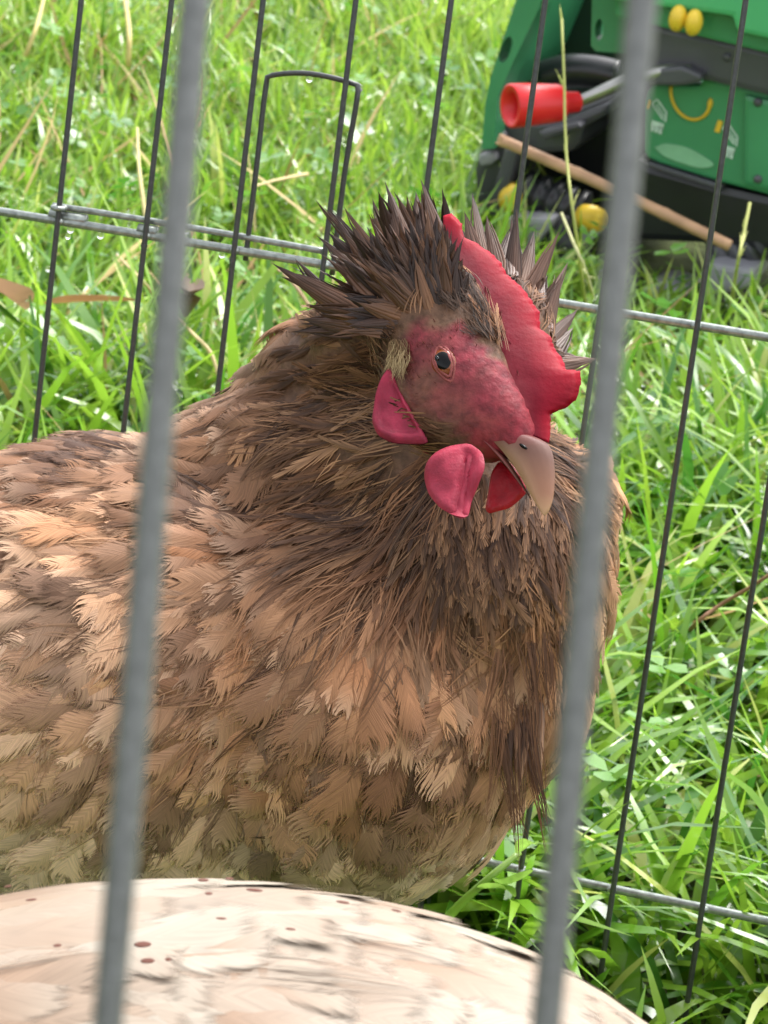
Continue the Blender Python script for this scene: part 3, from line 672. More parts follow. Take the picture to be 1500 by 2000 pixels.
# rows of shorter wet points between the brow and the raised feathers
sp_ = []
LFT = [c_ for c_ in CREST if c_[0][0] < 900]; RGT = [c_ for c_ in CREST if c_[0][0] >= 900]
LFT += [((862, 540), (856, 445)), ((875, 550), (872, 475)), ((892, 570), (890, 520)), ((850, 520), (838, 400)), ((900, 590), (905, 545))]
for i in range(290):
    (b0, t0) = LFT[rng.integers(0, len(LFT))]; t0 = np.array(t0, float)+rng.normal(0, 13, 2); t0[1] = max(t0[1], 372); cen = np.array([868., 645.]); t0[0] = min(t0[0], 862+max(0, (t0[1]-440)*.42)); dv = t0-cen; an = math.atan2(-dv[1], dv[0])
    rad0 = 62+34*abs(math.cos(an)); bp = cen+np.array([math.cos(an), -math.sin(an)])*rad0; f = rng.beta(1.1, 1.2); bp = lerp(bp, (np.array(b0)+t0)*.5, f*.80)+rng.normal(0, 9, 2)
    h, hn = hit(*bp); dvec = t0-bp; ln = np.hypot(*dvec)
    if h is None: h = P(*bp, .792+.006*rng.random()); hn = -FW
    an2 = math.atan2(-dvec[1], dvec[0])+rng.normal(0, .16); lpx = min(ln, rng.uniform(62, 130)*(.65+.5*f)); d3 = nrm(CR*math.cos(an2)+CU*math.sin(an2)+hn*rng.uniform(.05, .35)); Lm = lpx*.79/FPX*1.1
    c0 = lerp(cD, lin(134, 92, 60), rng.random()**1.3); sp_.append(spike(h-d3*Lm*.25+hn*.0004, h+d3*Lm, nrm(hn+rng.normal(0, .25, 3)), rng.uniform(.0030, .0060), c0, lerp(cD, c0, .35), 6, rng.uniform(-.10, .05), 6))
for i in range(70):
    (b0, t0) = RGT[rng.integers(0, len(RGT))]; bp = np.array(b0)+rng.normal(0, 16, 2); tp = lerp(bp, np.array(t0)+rng.normal(0, 16, 2), rng.uniform(.45, .85)); A, Bt = P(*bp, .806), P(*tp, .812+.008*rng.random())
    sp_.append(spike(A-(Bt-A)*.4, Bt, nrm(-FW+rng.normal(0, .3, 3)), rng.uniform(.003, .0055), lerp(cDB, lin(120, 92, 82), rng.random()), lerp(cD, cDB, rng.random()), 6, rng.uniform(-.05, .05), 6))
fl = joinb('crown_feathers', *sp_)
o = part('crown_feathers', fl, M_crest, hen); o['kind'] = 'stuff'
# short bristles on the face and the cream tuft over the ear
fm = facemask(pF) & (np.abs(habc(pF)[2]) > .5); p, n = pF[fm][:4200], nF[fm][:4200]; ax_, bx_, _ = habc(p)
kp = rng.random(len(p)) < np.clip(.55-.75*ax_, .0, .9); p, n = p[kp], n[kp]; k = len(p)
T = nrm(p-hd(2.8, .2, 0)); T = T-n*np.sum(T*n, 1, keepdims=True); q = rng.random((k, 1))
fb = feathers('b', p, T+rng.normal(0, .2, (k, 3)), n, rng.uniform(.0012, .0030, k), rng.uniform(.00018, .0004, k), lerp(lin(112, 58, 54), lin(146, 84, 72), q), lerp(lin(120, 66, 58), lin(150, 92, 76), q), K=3, pointed=1., clump=1, lift=.25, bend=.2)
o = part('face_bristles', fmesh('face_bristles', [fb]), M_feather, hen); o['kind'] = 'stuff'
rt, rn = [], []
for _ in range(24):
    h, hn = hit(rng.uniform(772, 798), rng.uniform(662, 706)); rt.append(h); rn.append(hn)
rt, rn = np.array(rt), np.array(rn); k = len(rt); T = cv(-.1, -1, .1)+rng.normal(0, .2, (k, 3)); q = rng.random((k, 1))
T = nrm(T-rn*np.sum(T*rn, 1, keepdims=True)*.7); ft = hairs(bvh, rt, rn, T, rng.uniform(.004, .0065, k), lerp(lin(120, 92, 64), lin(190, 166, 124), q), per=8, spread=.0008, wid=.00016, conv=.7, lift=.12)
part('ear_tuft', fmesh('ear_tuft', [ft]), M_feather, hen)

# ------------------------------------------------------------------ brown hen: comb, wattles, lobes, beak, eyes
HEADPARTS = []
def comb():
    NC = 120
    base = resample([sag(*q) for q in ((868, 470), (903, 520), (935, 592), (958, 665), (980, 750), (1010, 800), (1036, 850))], NC)
    edge = lin_resample([sag(*q) for q in ((866, 421), (882, 416), (902, 436), (904, 462), (926, 470), (952, 488), (974, 506), (986, 528), (1010, 546), (1030, 572), (1046, 598), (1047, 630), (1066, 642), (1078, 672), (1092, 690), (1102, 717), (1130, 718), (1131, 744), (1122, 776), (1098, 795), (1070, 800), (1074, 832), (1070, 862))], NC)
    edge[4:NC-4] += rng.normal(0, .00012, (NC-8, 3)); esm = edge.copy()
    for _ in range(60): esm[1:-1] = .25*esm[:-2]+.5*esm[1:-1]+.25*esm[2:]
    m = 12; V = []; C = []
    for side in (1, -1):
        for i in range(NC):
            sI = i/(NC-1)
            for j in range(m):
                t = j/(m-1); p_ = lerp(base[i], esm[i], t)+(edge[i]-esm[i])*t**9
                th = (.0026*(1-t)**1.4+.0008*math.sqrt(max(0, 1-t**8)))*min(1, .35+sI*3)*min(1, .4+(1-sI)*5)
                th += .0006*(vnoise(np.array(p_), 300, 9)-.5)*(1-t)
                lean = -.0035*t*t*math.sin(sI*3.0)+.0007*math.sin(sI*11)*t
                V.append(p_+HR*(side*th+lean)); C.append(lerp(lerp(lin(112, 40, 48), lin(108, 6, 28), min(1, t*2.2)), lin(146, 8, 32), max(0, t-.45)*1.8))
    off = NC*m; Q = []
    for i in range(NC-1):
        for j in range(m-1):
            a_ = i*m+j; Q.append((a_, a_+1, a_+m+1, a_+m)); a_ += off; Q.append((a_, a_+m, a_+m+1, a_+1))
        e = i*m+m-1; Q.append((e, e+off, e+off+m, e+m)); e = i*m; Q.append((e, e+m, e+m+off, e+off))
    for i in (0, NC-1):
        for j in range(m-1):
            a_ = i*m+j; Q.append((a_, a_+off, a_+off+1, a_+1) if i == 0 else (a_, a_+1, a_+off+1, a_+off))
    me = mesh_np('comb', V, Q, cols=C, smooth=True); bm2 = bmesh.new(); bm2.from_mesh(me); bmesh.ops.remove_doubles(bm2, verts=bm2.verts, dist=.0001); bmesh.ops.recalc_face_normals(bm2, faces=bm2.faces); bm2.to_mesh(me); bm2.free()
    return me
def pad(name, outline, nrmv, th, rim=0., n=44, rings=9, crease=None, wob=.0):
    o = np.asarray(outline, float); o = np.vstack([o, o[:1]]); q = np.r_[0, np.cumsum(np.linalg.norm(np.diff(o, axis=0), axis=1))]
    o = np.stack([np.interp(np.linspace(0, q[-1], n+1), q, o[:, k_]) for k_ in range(3)], 1)[:-1]; o = .25*np.roll(o, 1, 0)+.5*o+.25*np.roll(o, -1, 0); c = o.mean(0); V = []
    for side in (1, -1):
        for j in range(rings+1):
            t = j/rings; h = th*math.sqrt(max(0, 1-t**2.6))+rim*math.exp(-((t-.84)/.11)**2)
            for i in range(n):
                q = lerp(c, o[i], t); z = h*side+wob*math.sin(i/n*2*pi*3)*t*t+(vnoise(q, 330, 4)-.5)*.0011*(1-t**4)
                if crease is not None:
                    A_, B_ = crease; d = nrm(B_-A_); v = q-A_; u = np.dot(v, d); e = np.linalg.norm(v-d*u); z -= .0016*math.exp(-(e/.0014)**2)*side*(u > 0)
                V.append(q+nrmv*z)
    m = (rings+1)*n; Q = []
    for j in range(rings):
        for i in range(n):
            a_ = j*n+i; b_ = j*n+(i+1) % n; Q += [(a_, a_+n, b_+n, b_), (m+a_, m+b_, m+b_+n, m+a_+n)]
    me = mesh_np(name, V, Q, smooth=True); bm2 = bmesh.new(); bm2.from_mesh(me); bmesh.ops.remove_doubles(bm2, verts=bm2.verts, dist=.00005); bmesh.ops.recalc_face_normals(bm2, faces=bm2.faces); bm2.to_mesh(me); bm2.free(); return me
def head_part(name, me, mt, label=None, parent=None):
    o = part(name, me, mt, hen, label); HEADPARTS.append(o); return o
head_part('comb', comb(), M_comb, 'red serrated single comb')
nW = [(880, 870), (852, 885), (833, 905), (826, 930), (834, 962), (860, 994), (893, 1012), (914, 1012), (918, 980), (936, 945), (950, 915), (944, 885), (915, 862)]
head_part('wattle', pad('wattle', [sag(x, y, 1.15) for x, y in nW], nrm(HR+HF*.15), .0014, .0004, crease=(sag(918, 880, 1.15), sag(900, 985, 1.15)), wob=.0012), M_wattle, 'pinker wattle on the side of the eye in view')
fWt = [(975, 900), (960, 925), (953, 960), (947, 994), (955, 1005), (994, 993), (1030, 962), (1022, 930), (1000, 905)]
head_part('wattle', pad('wattle', [sag(x, y, -.55) for x, y in fWt], HR, .0012, .0003, wob=.0004), M_wattle_far, 'bright red wattle half hidden behind the beak')
lobe = [(764, 712), (746, 742), (733, 776), (724, 820), (738, 852), (766, 868), (800, 868), (838, 864), (820, 832), (798, 792), (778, 752)]
hl, _ = hit(790, 810); cl_ = habc(hl)[2]
head_part('ear_lobe', pad('ear_lobe', [sag(x, y, cl_+.12) for x, y in lobe], nrm(HR-HF*.12), .0008, .0017, wob=.0006), M_lobe, 'deep pink ear lobe with a raised rim')
head_part('ear_lobe', pad('ear_lobe', [sag(x, y, cl_+.12)-HR*2*(cl_-.2)*CM+HU*.006+HF*.004 for x, y in lobe], HR, .0016, .0011), M_lobe)
def beak(upper=True):
    n = 26; m = 13
    if upper:
        rid = resample([sag(*q) for q in ((1030, 850), (1066, 864), (1080, 888), (1084, 925), (1081, 970), (1072, 998), (1063, 1007))], n)
        tom = resample([sag(*q) for q in ((934, 852), (960, 864), (990, 893), (1018, 932), (1040, 972), (1054, 996), (1062, 1007))], n)
    else:
        rid = resample([sag(*q) for q in ((950, 862), (990, 897), (1016, 936), (1038, 974))], n)
        tom = resample([sag(*q) for q in ((948, 868), (982, 903), (1011, 940), (1037, 976))], n)
    V = []; C = []
    for i in range(n):
        s = i/(n-1); wd = (.0054*(1-s)**.8+.0004) if upper else (.0052*(1-s)**.7+.0003)
        for k in range(m):
            q = (k/(m-1)*2-1); an = abs(q)*pi/2; sg_ = 1 if q >= 0 else -1
            V.append(rid[i]+(tom[i]-rid[i])*(1-math.cos(an))+HR*sg_*wd*math.sin(an))
            hc = lerp(lin(104, 44, 44), lin(100, 70, 60), np.clip(s*4-.3, 0, 1)); hc = lerp(hc, lin(156, 112, 86), np.clip(s*1.7-.6+(abs(q)-.5)*.3, 0, 1)); hc = lerp(hc, lin(186, 152, 112), max(np.clip((abs(q)-.74)*3.5, 0, 1)*.6*np.clip(s*4-.6, 0, 1), np.clip((s-.78)*4, 0, 1)*.8))
            C.append(hc if upper else lerp(lin(112, 50, 50), lin(96, 70, 58), s))
    Q = [(i*m+k, i*m+k+1, (i+1)*m+k+1, (i+1)*m+k) for i in range(n-1) for k in range(m-1)]
    Q += [(i*m, (i+1)*m, (i+1)*m+m-1, i*m+m-1) for i in range(n-1)]
    me = mesh_np('beak', V, Q, cols=C, smooth=True); bm2 = bmesh.new(); bm2.from_mesh(me); bmesh.ops.recalc_face_normals(bm2, faces=bm2.faces); bm2.to_mesh(me); bm2.free(); return me
for c_ in (.5, -.5): head_part('nostril', ellip_me('nostril', sag(1022, 872, c_), (nrm(HF+HU*.3), HU, HR), (.0013, .0005, .0006), 10, 6), M_pupil)
head_part('upper_beak', beak(True), M_beak, 'horn coloured hooked upper beak'); head_part('lower_beak', beak(False), M_beak)
eh, en = hit(866, 706); ea, eb, ec = habc(eh)
def eye(sgn, fn):
    sgn_ = 1
    e0 = fn(ea, eb, sgn*ec); N_ = HR*sgn; N_ = nrm(N_+HF*.10); lx = nrm(sag(880, 744)-sag(853, 670)); lx = nrm(lx-N_*np.dot(lx, N_)); sx = np.cross(N_, lx)
    c = e0-N_*.0021
    V = []; Q = []; n = 28; m = 16; mi = []
    for i in range(m+1):
        th = pi*i/m
        for k in range(n):
            ph = 2*pi*k/n; V.append(c+N_*.0034*math.cos(th)+(lx*.0042*math.cos(ph)+sx*.0036*math.sin(ph))*math.sin(th))
    for i in range(m):
        for k in range(n):
            Q.append((i*n+k, (i+1)*n+k, (i+1)*n+(k+1) % n, i*n+(k+1) % n)); mi.append(1 if i < 3 else 0)
    me = mesh_np('eye', V, Q, smooth=True); me.materials.append(M_iris); me.materials.append(M_pupil); me.polygons.foreach_set('material_index', mi); me.update()
    eo = head_part('eye', me, None)
    glint_path = [c+N_*.0031-lx*(.0019-.0016*u_)-sx*sgn_*(.0011-.0002*u_) for u_ in np.linspace(0, 1, 6)]; head_part('catchlight_bead', tube_me('catchlight_bead', glint_path, [.0002, .0005, .0006, .0006, .0005, .0002], 10), M_drop)  # clear bead added to the eye to give it a catchlight
    ring = []
    for t in np.linspace(0, 2*pi, 40):
        r_ = 1-.18*abs(math.sin(t))**.5*0; x_ = math.cos(t)*.0040; y_ = math.sin(t)*.0018*(1-.38*math.cos(t)**2)
        ring.append(e0+lx*x_+sx*y_+N_*(.0006-abs(math.cos(t))*.0009))
    lm = joinb('eyelid', tube_me('a', ring, .00042, 8, caps=False), *[tube_me('b', [e0+(q-e0)*f_-N_*(.0002+.0009*(f_-1)) for q in ring], r_, 8, caps=False) for f_, r_ in ((1.3, .0004),)])
    lm.polygons.foreach_set('use_smooth', [True]*len(lm.polygons)); head_part('eyelid', lm, M_lid)
eye(1, hd); eye(-1, hd)

def legs(root, spots):
    for x, y, zt in spots:
        a0 = np.array([x, y, zt]); k = np.array([x-.005, y+.01, .055]); f = np.array([x+.004, y, .012])
        ms = [tube_me('l', smooth_path([a0, k, f], 5), np.linspace(.011, .0055, 11), 10)]
        for ang in (-.5, 0., .5, pi):
            ln = .045 if ang != pi else .018; d = np.array([math.cos(ang), math.sin(ang), 0])
            ms.append(tube_me('t', [f, f+d*ln*.5+[0, 0, -.004], f+d*ln+[0, 0, -.008]], [.005, .0042, .002], 8))
        part('leg', joinb('leg', *ms), M_shank, root, smooth=True)
legs(hen, [(P(560, 1700, .84)[0], P(560, 1700, .84)[1]+.0, .125), (P(600, 1700, .90)[0], P(600, 1700, .90)[1]+.01, .13)])

# ------------------------------------------------------------------ pale hen in front
DW = .56
hen2 = empty('hen', (P(330, 2350, DW)[0], P(330, 2350, DW)[1], 0), 'cream hen with brown specks, only its back in view at the bottom', 'hen', 'hens in the pen')
H2F = nrm(cv(-.93, -.05, .30)); H2U = cv(-.10, 1, .1); H2U = nrm(H2U-H2F*np.dot(H2U, H2F)); H2R = np.cross(H2U, H2F)
S2 = P(-900, 1900, .54)
# rotation taking the brown head's frame onto this one (right-handed both)
A1 = np.stack([HF, HU, np.cross(HF, HU)], 1); A2 = np.stack([H2F, H2U, np.cross(H2F, H2U)], 1); RM = A2@A1.T
def hd2(a, b, c): return S2+(H2F*a+H2U*b+np.cross(H2F, H2U)*c)*CM
def habc2(p): d = (p-S2)/CM; return d@H2F, d@H2U, d@np.cross(H2F, H2U)
e2 = skull(hd2, H2F, H2U, np.cross(H2F, H2U)) + [px_ell(330, 2350, DW, 10.4, 5.75, 7.0), px_ell(-350, 2330, .55, 5.5, 5.5, 6.2), px_ell(-640, 2130, .545, 3.2, 4.5, 3.4, -25), px_ell(-800, 1960, .54, 2.2, 3., 2.2, -20), px_ell(1120, 2420, .575, 4.2, 2.8, 3.4, -18)]
bm2_ = body_mesh('body', e2, .004); p, n, co2 = sample(bm2_, 1900)
setcol(bm2_, co2, skincol(co2, lin(172, 160, 146), habc2))
keep = ~facemask(p, habc2); p, n = p[keep], n[keep]; k = len(p); ix, iy, dd = toimg(p)
T = cv(1, -.12, 0)[None]*np.ones((k, 1))+nrm(p-S2)*.4; T = T-n*np.sum(T*n, 1, keepdims=True); ang = rng.normal(0, .10, k)+(vnoise(p, 40, 31)-.5)*.9; T = nrm(T); T = T*np.cos(ang)[:, None]+np.cross(n, T)*np.sin(ang)[:, None]
wA, wB, wC = lin(158, 148, 134), lin(140, 116, 96), lin(112, 84, 64)
q1 = vnoise(p, 50, 33)[:, None]; q2 = rng.random((k, 1)); bs = lerp(wA, wB, np.clip(q1*2.6-.75, 0, 1)); bs = lerp(bs, wC, (q2 > .9)*.35)

eg = lerp(wA, wB, rng.random((k, 1))*.6)
nk = (np.linalg.norm(p-S2, axis=1) < .06)
Lw = np.where(nk, .018, rng.uniform(.032, .055, k)); Ww = np.where(nk, .006, rng.uniform(.012, .022, k))
b2 = BVHTree.FromPolygons([Vector(v) for v in co2], [tuple(q.vertices) for q in bm2_.polygons])
pw = conform(b2, p, T, n, Lw, 6, 1.)
vane2 = vanes('feathers', pw, Lw, Ww*1.3, bs*.92, bs, eg, rng.uniform(.02, .045, k), rng.uniform(0, .012, k), cup=.12, wob=.3)
fs = []
h2k = rng.choice(k, 120, replace=False); fs.append(hairs(b2, p[h2k], n[h2k], T[h2k], Lw[h2k], lerp(wA, wC, rng.random((120, 1))**1.6*.9), per=5, wid=.0002, lift=.06))
k = 14; rt = np.array([P(1440+rng.normal(0, 40), 2480+rng.normal(0, 50), .57+rng.normal(0, .012)) for _ in range(k)])
fs.append(feathers('f', rt-cv(.03, 0, 0), np.tile(cv(1, .05, 0), (k, 1))+rng.normal(0, .12, (k, 3)), np.tile(cv(0, .6, 1), (k, 1)), rng.uniform(.07, .10, k), rng.uniform(.02, .028, k), np.tile(wA, (k, 1)), np.tile(wB, (k, 1)), K=22, lift=0, bend=.05, pointed=.2, clump=1, ragged=.06, rough=.08, rach=np.tile(wC, (k, 1))))
part('body', bm2_, M_skin, hen2); o = part('contour_feathers', vane2, M_vane_pale, hen2); o['kind'] = 'stuff'; o = part('plumage', fmesh('plumage', fs), M_feather, hen2); o['kind'] = 'stuff'; o['label'] = 'cream and pinkish white back feathers'
# small brown specks of dirt on its back
for sx, sy, sr in ((395, 1778, 9), (445, 1775, 7), (492, 1797, 9), (405, 1803, 6), (282, 1898, 10), (292, 1927, 9), (660, 1820, 7), (25, 1790, 6), (330, 1925, 5), (70, 1815, 6), (760, 1835, 6), (560, 1870, 5), (120, 1900, 5), (430, 1850, 5)):
    h = b2.ray_cast(Vector(CC), Vector(nrm(ray(sx, sy))))
    if h[0] is None: continue
    c = np.array(h[0])+np.array(h[1])*.0056; nn = np.array(h[1]); ux = nrm(CR-nn*np.dot(CR, nn)); uy = np.cross(nn, ux)
    rr = sr*.56/FPX; part('dirt_speck', ellip_me('dirt_speck', c, (ux, uy, nn), (rr*1.5*rng.uniform(.8, 1.4), rr*rng.uniform(.8, 1.2), rr*.22), 9, 6), None, hen2).data.materials.append(mat('dirt', lin(96, 58, 46), rough=.9) if 'dirt' not in bpy.data.materials else bpy.data.materials['dirt'])
for o in HEADPARTS:
    c = o.copy(); COL.objects.link(c); c.parent = hen2
    M4 = Matrix.Translation(Vector(S2)) @ Matrix(RM.tolist()).to_4x4() @ Matrix.Translation(-Vector(S0)) @ Matrix.Translation(hen.location)
    c.matrix_basis = Matrix.Translation(-hen2.location) @ M4
    if 'label' in c: del c['label']
cl2 = P(250, 2500, DW); legs(hen2, [(cl2[0], cl2[1]-.02, .15), (cl2[0]+.01, cl2[1]+.05, .15)])

# ------------------------------------------------------------------ toy
toy = empty('toy', OT, 'green and black plastic toy with a red grip and yellow smile mark', 'toy')
def TP(px, py, w): return onplane(px, py, OT+TZ*w, TZ)
def tprism(name, pts, w0, w1, mt, bevel=.002, label=None, parent=None):
    poly = [TP(x, y, w1) for x, y in pts]; me = prism_me(name, poly, -TZ, w1-w0, bevel); o = part(name, me, mt, toy, label); return o
def ring_prism(name, outer, hole, w0, w1, mt, label=None):
    bm2 = bmesh.new(); O_ = resample([TP(x, y, w1) for x, y in outer+outer[:1]], 65)[:-1] if len(outer) > 12 else np.array([TP(x, y, w1) for x, y in outer])
    vo = [bm2.verts.new(Vector(q)) for q in O_]; vh = [bm2.verts.new(Vector(TP(x, y, w1))) for x, y in hole]
    eo = [bm2.edges.new((vo[i], vo[(i+1) % len(vo)])) for i in range(len(vo))]; eh_ = [bm2.edges.new((vh[i], vh[(i+1) % len(vh)])) for i in range(len(vh))]
    bmesh.ops.triangle_fill(bm2, edges=eo+eh_, use_beauty=True, use_dissolve=False)
    r = bmesh.ops.extrude_face_region(bm2, geom=list(bm2.faces)); bmesh.ops.translate(bm2, vec=Vector(-TZ*(w1-w0)), verts=[v for v in r['geom'] if isinstance(v, bmesh.types.BMVert)])
    bmesh.ops.recalc_face_normals(bm2, faces=bm2.faces); me = bpy.data.meshes.new(name); bm2.to_mesh(me); bm2.free(); return part(name, me, mt, toy, label)
def oval(cx, cy, rx, ry, n=16, rot=0.): return [(cx+rx*math.cos(t)*math.cos(rot)-ry*math.sin(t)*math.sin(rot), cy+rx*math.cos(t)*math.sin(rot)+ry*math.sin(t)*math.cos(rot)) for t in np.linspace(0, 2*pi, n, endpoint=False)]
# green housing: back wall, left side frame with an oval hole, tab with an oval hole, roof rim
tprism('back_wall', [(1010, -120), (1640, -20), (1640, 330), (1240, 230), (1010, 190)], -.16, -.14, mat('recess_shade_green', lin(12, 44, 26), rough=.5), .002, 'inner wall of the housing, its green painted dark as shade')  # green darkened to paint in the shade of the deep recess
ring_prism('side_frame', [(1008, 0), (1022, -60), (1075, -60), (1052, 18), (998, 130), (972, 190), (965, 290), (940, 292), (948, 200), (958, 150), (972, 110)], oval(987, 97, 11, 27, 14, .35), -.03, .0, M_green, 'green side frame with an oval slot')
tprism('side_frame_return', [(1052, 0), (1062, 0), (1008, 130), (976, 190), (970, 186), (1000, 126)], -.14, -.031, M_green, .001)
ring_prism('hinge_tab', [(1158, -60), (1240, -60), (1240, 106), (1164, 100), (1154, 90)], oval(1170, 58, 8, 21, 14, .05), -.03, -.012, M_green, 'green tab with an oval slot')
tprism('top_rim', [(1150, -120), (1600, -40), (1600, 92), (1500, 76), (1438, 62), (1430, 32), (1275, 12), (1150, -8)], -.02, .030, M_green_lt, .003, 'pale green top rim')
tprism('rim_lip', [(1200, -30), (1600, 40), (1600, 122), (1500, 104), (1260, 46), (1200, 34)], -.02, .018, M_green, .002)
for x, y in ((1324, 36), (1355, 44)):
    part('yellow_stud', ellip_me('yellow_stud', TP(x, y, .035), (TX, TY, TZ), (.0050, .0078, .007), 16, 10), M_yel, toy)
tprism('grey_band', [(1225, 40), (1262, 44), (1500, 98), (1620, 124), (1620, 214), (1500, 188), (1376, 158), (1330, 164), (1225, 160)], -.02, .010, M_dgrey, .004, 'scuffed dark grey band')
dr = [(1262, 176), (1276, 166), (1366, 168), (1374, 152), (1500, 182), (1620, 210), (1620, 404), (1500, 380), (1408, 356), (1286, 318), (1264, 308), (1256, 296), (1256, 200)]
tprism('drawer', dr, -.12, .0, M_green, .004, 'green front panel with printed marks')
tprism('drawer_facet', [(1452, 184), (1620, 222), (1620, 398), (1452, 362)], -.02, .004, M_green, .003)
# marks on the front
arc = [TP(1352+39*math.cos(t)-3, 186+47*math.sin(t)+9*math.cos(t), .0008) for t in np.linspace(pi*1.06, -.06, 24)]
part('smile_mark', tube_me('smile_mark', arc, np.r_[np.full(21, .0019), .0025, .0027, .0012], 8, flat=.5), M_yelmark, toy, 'curved yellow smile mark')
def flat(name, polys, mt, w=.0012, t=.0008, label=None):
    return part(name, joinb(name, *[prism_me('q', [TP(x, y, w) for x, y in pl], -TZ, t) for pl in polys]), mt, toy, label)
def bar(x0, y0, x1, y1, h=2.0):
    d = np.array([x1-x0, y1-y0], float); d /= np.hypot(*d); e = np.array([-d[1], d[0]])*h
    return [(x0+e[0], y0+e[1]), (x1+e[0], y1+e[1]), (x1-e[0], y1-e[1]), (x0-e[0], y0-e[1])]
def icon(ox, oy):
    pl = [bar(ox, oy, ox+10, oy-8, 1.6), bar(ox+10, oy-8, ox+28, oy+18, 1.6), bar(ox+28, oy+18, ox+26, oy+36, 1.6), bar(ox+3, oy+6, ox+22, oy+32, 1.4), bar(ox, oy, ox+3, oy+6, 1.4), bar(ox+8, oy+2, ox+24, oy+26, 1.2), bar(ox-2, oy+38, ox+22, oy+46, 5.5)]
    pl += [bar(ox+x, oy+44, ox+x-1, oy+54+d, 3) for x, d in ((1, 0), (9, 3), (17, 6))]; return pl
flat('white_pictogram', icon(1273, 202), M_white, label='white printed pictogram left of the smile mark')
flat('white_pictogram', icon(1412, 250), M_white, label='white printed pictogram right of the smile mark')
flat('yellow_tick', [bar(1268, 196, 1263, 212, 3)], M_yelmark); flat('yellow_tick', [bar(1407, 236, 1400, 258, 5)], M_yelmark)
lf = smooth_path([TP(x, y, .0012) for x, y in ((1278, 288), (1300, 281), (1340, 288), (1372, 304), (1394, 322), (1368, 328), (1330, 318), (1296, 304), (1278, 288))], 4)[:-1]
part('leaf_highlight', prism_me('leaf_highlight', lf, -TZ, .0009), M_palegreen, toy, 'painted pale leaf shaped highlight')  # flat pale shape painting in the reflection off a dent in the panel
# black base and undercarriage
tprism('base', [(1240, 306), (1268, 322), (1408, 362), (1620, 410), (1620, 520), (1440, 480), (1230, 470), (1200, 380)], -.20, -.006, M_black, .006, 'black moulded base')
tprism('base_rim_glint', [(1266, 316), (1290, 324), (1408, 362), (1408, 372), (1290, 336), (1264, 326)], -.01, .003, M_dgrey, .001)  # rim strip whose grey colour paints the glint along the black base
tprism('inner_body', [(1030, 180), (1260, 150), (1260, 480), (1040, 470)], -.20, -.10, M_black, .008, 'black hollow body behind the grip')
tprism('engine_cover', [(962, 244), (990, 236), (1090, 238), (1190, 200), (1184, 226), (1140, 250), (1134, 276), (1120, 296), (1050, 300), (985, 280)], -.09, -.02, M_dgrey, .008, 'dark grey moulded cover under the grip')
tprism('cover_ridge', [(1050, 258), (1130, 240), (1136, 250), (1060, 274)], -.03, -.008, M_dgrey, .003)
tprism('side_shell', [(958, 240), (992, 262), (990, 300), (972, 420), (948, 418), (930, 400), (926, 330), (934, 300)], -.10, -.015, M_dgrey, .006, 'dark grey outer shell at the end')
tprism('shell_plate', [(932, 302), (966, 296), (972, 312), (960, 322), (936, 326)], -.02, -.008, M_grey, .003)
tprism('strut', [(984, 286), (1014, 286), (1000, 340), (972, 424), (950, 420), (968, 350)], -.016, .0, M_dgrey, .003, 'slanted grey strut')
hs_ = [TP(1060, 150, -.05), TP(1110, 138, -.05), TP(1160, 140, -.05), TP(1210, 150, -.05)]
part('hose', tube_me('hose', smooth_path(hs_, 6), .010, 12), M_black, toy)
# ribbed wheel shaft with yellow caps
def ribbed(x0, y0, x1, y1, w, r, nr):
    A = TP(x0, y0, w); B = TP(x1, y1, w); t = np.linspace(0, 1, nr*6+1)
    rad = r*(1-.22*(np.sin(t*nr*2*pi) > .2)); return tube_me('ribbed_wheel', A+(B-A)*t[:, None], rad, 20)
part('ribbed_wheel', ribbed(1012, 372, 1140, 420, -.02, .0145, 5), M_black, toy, 'black ribbed roller')
part('ribbed_wheel', ribbed(1400, 505, 1520, 450, -.02, .014, 5), M_dgrey, toy)
part('yellow_cap', ellip_me('yellow_cap', TP(996, 386, -.005), (TX, TY, TZ), (.0075, .0092, .008), 18, 12), M_yel, toy)
A = TP(1142, 424, -.004); B = TP(1172, 430, .006); d = nrm(B-A)
part('yellow_cap', tube_me('yellow_cap', [A, lerp(A, B, .5), lerp(A, B, .52), B, B-d*.001, A+d*.004], [.0078, .0080, .0072, .0070, .0055, .005], 18), M_yel, toy, smooth=False)
tprism('foot_plate', [(978, 434), (1000, 424), (1080, 428), (1072, 448), (1040, 486), (966, 480)], -.03, .012, M_grey, .003, 'light grey plate under the roller')
A = TP(1076, 470, -.06); B = TP(1100, 476, .0)
part('wheel', tube_me('wheel', [A, lerp(A, B, .1), lerp(A, B, .9), B], [.016, .0185, .0185, .015], 28), M_black, toy)
tprism('axle_mount', [(1128, 440), (1160, 446), (1158, 470), (1134, 472)], -.03, -.002, M_grey, .002)
tprism('foot', [(1132, 545), (1170, 540), (1182, 575), (1130, 580)], -.04, .004, M_grey, .003)
tprism('foot', [(1254, 562), (1290, 556), (1332, 570), (1330, 590), (1250, 590)], -.04, .004, M_grey, .003)
tprism('foot', [(1360, 545), (1384, 514), (1470, 528), (1462, 562), (1370, 585)], -.04, .014, M_grey, .003)
for x, y in ((1250, 70), (1420, 112), (1480, 200), (1480, 350)):
    c_ = TP(x, y, .0105 if y < 130 else .0045); part('screw', tube_me('screw', [c_-TZ*.002, c_, c_+TZ*.0012, c_+TZ*.0016], [.0026, .0026, .0022, .001], 12), M_dgrey, toy)
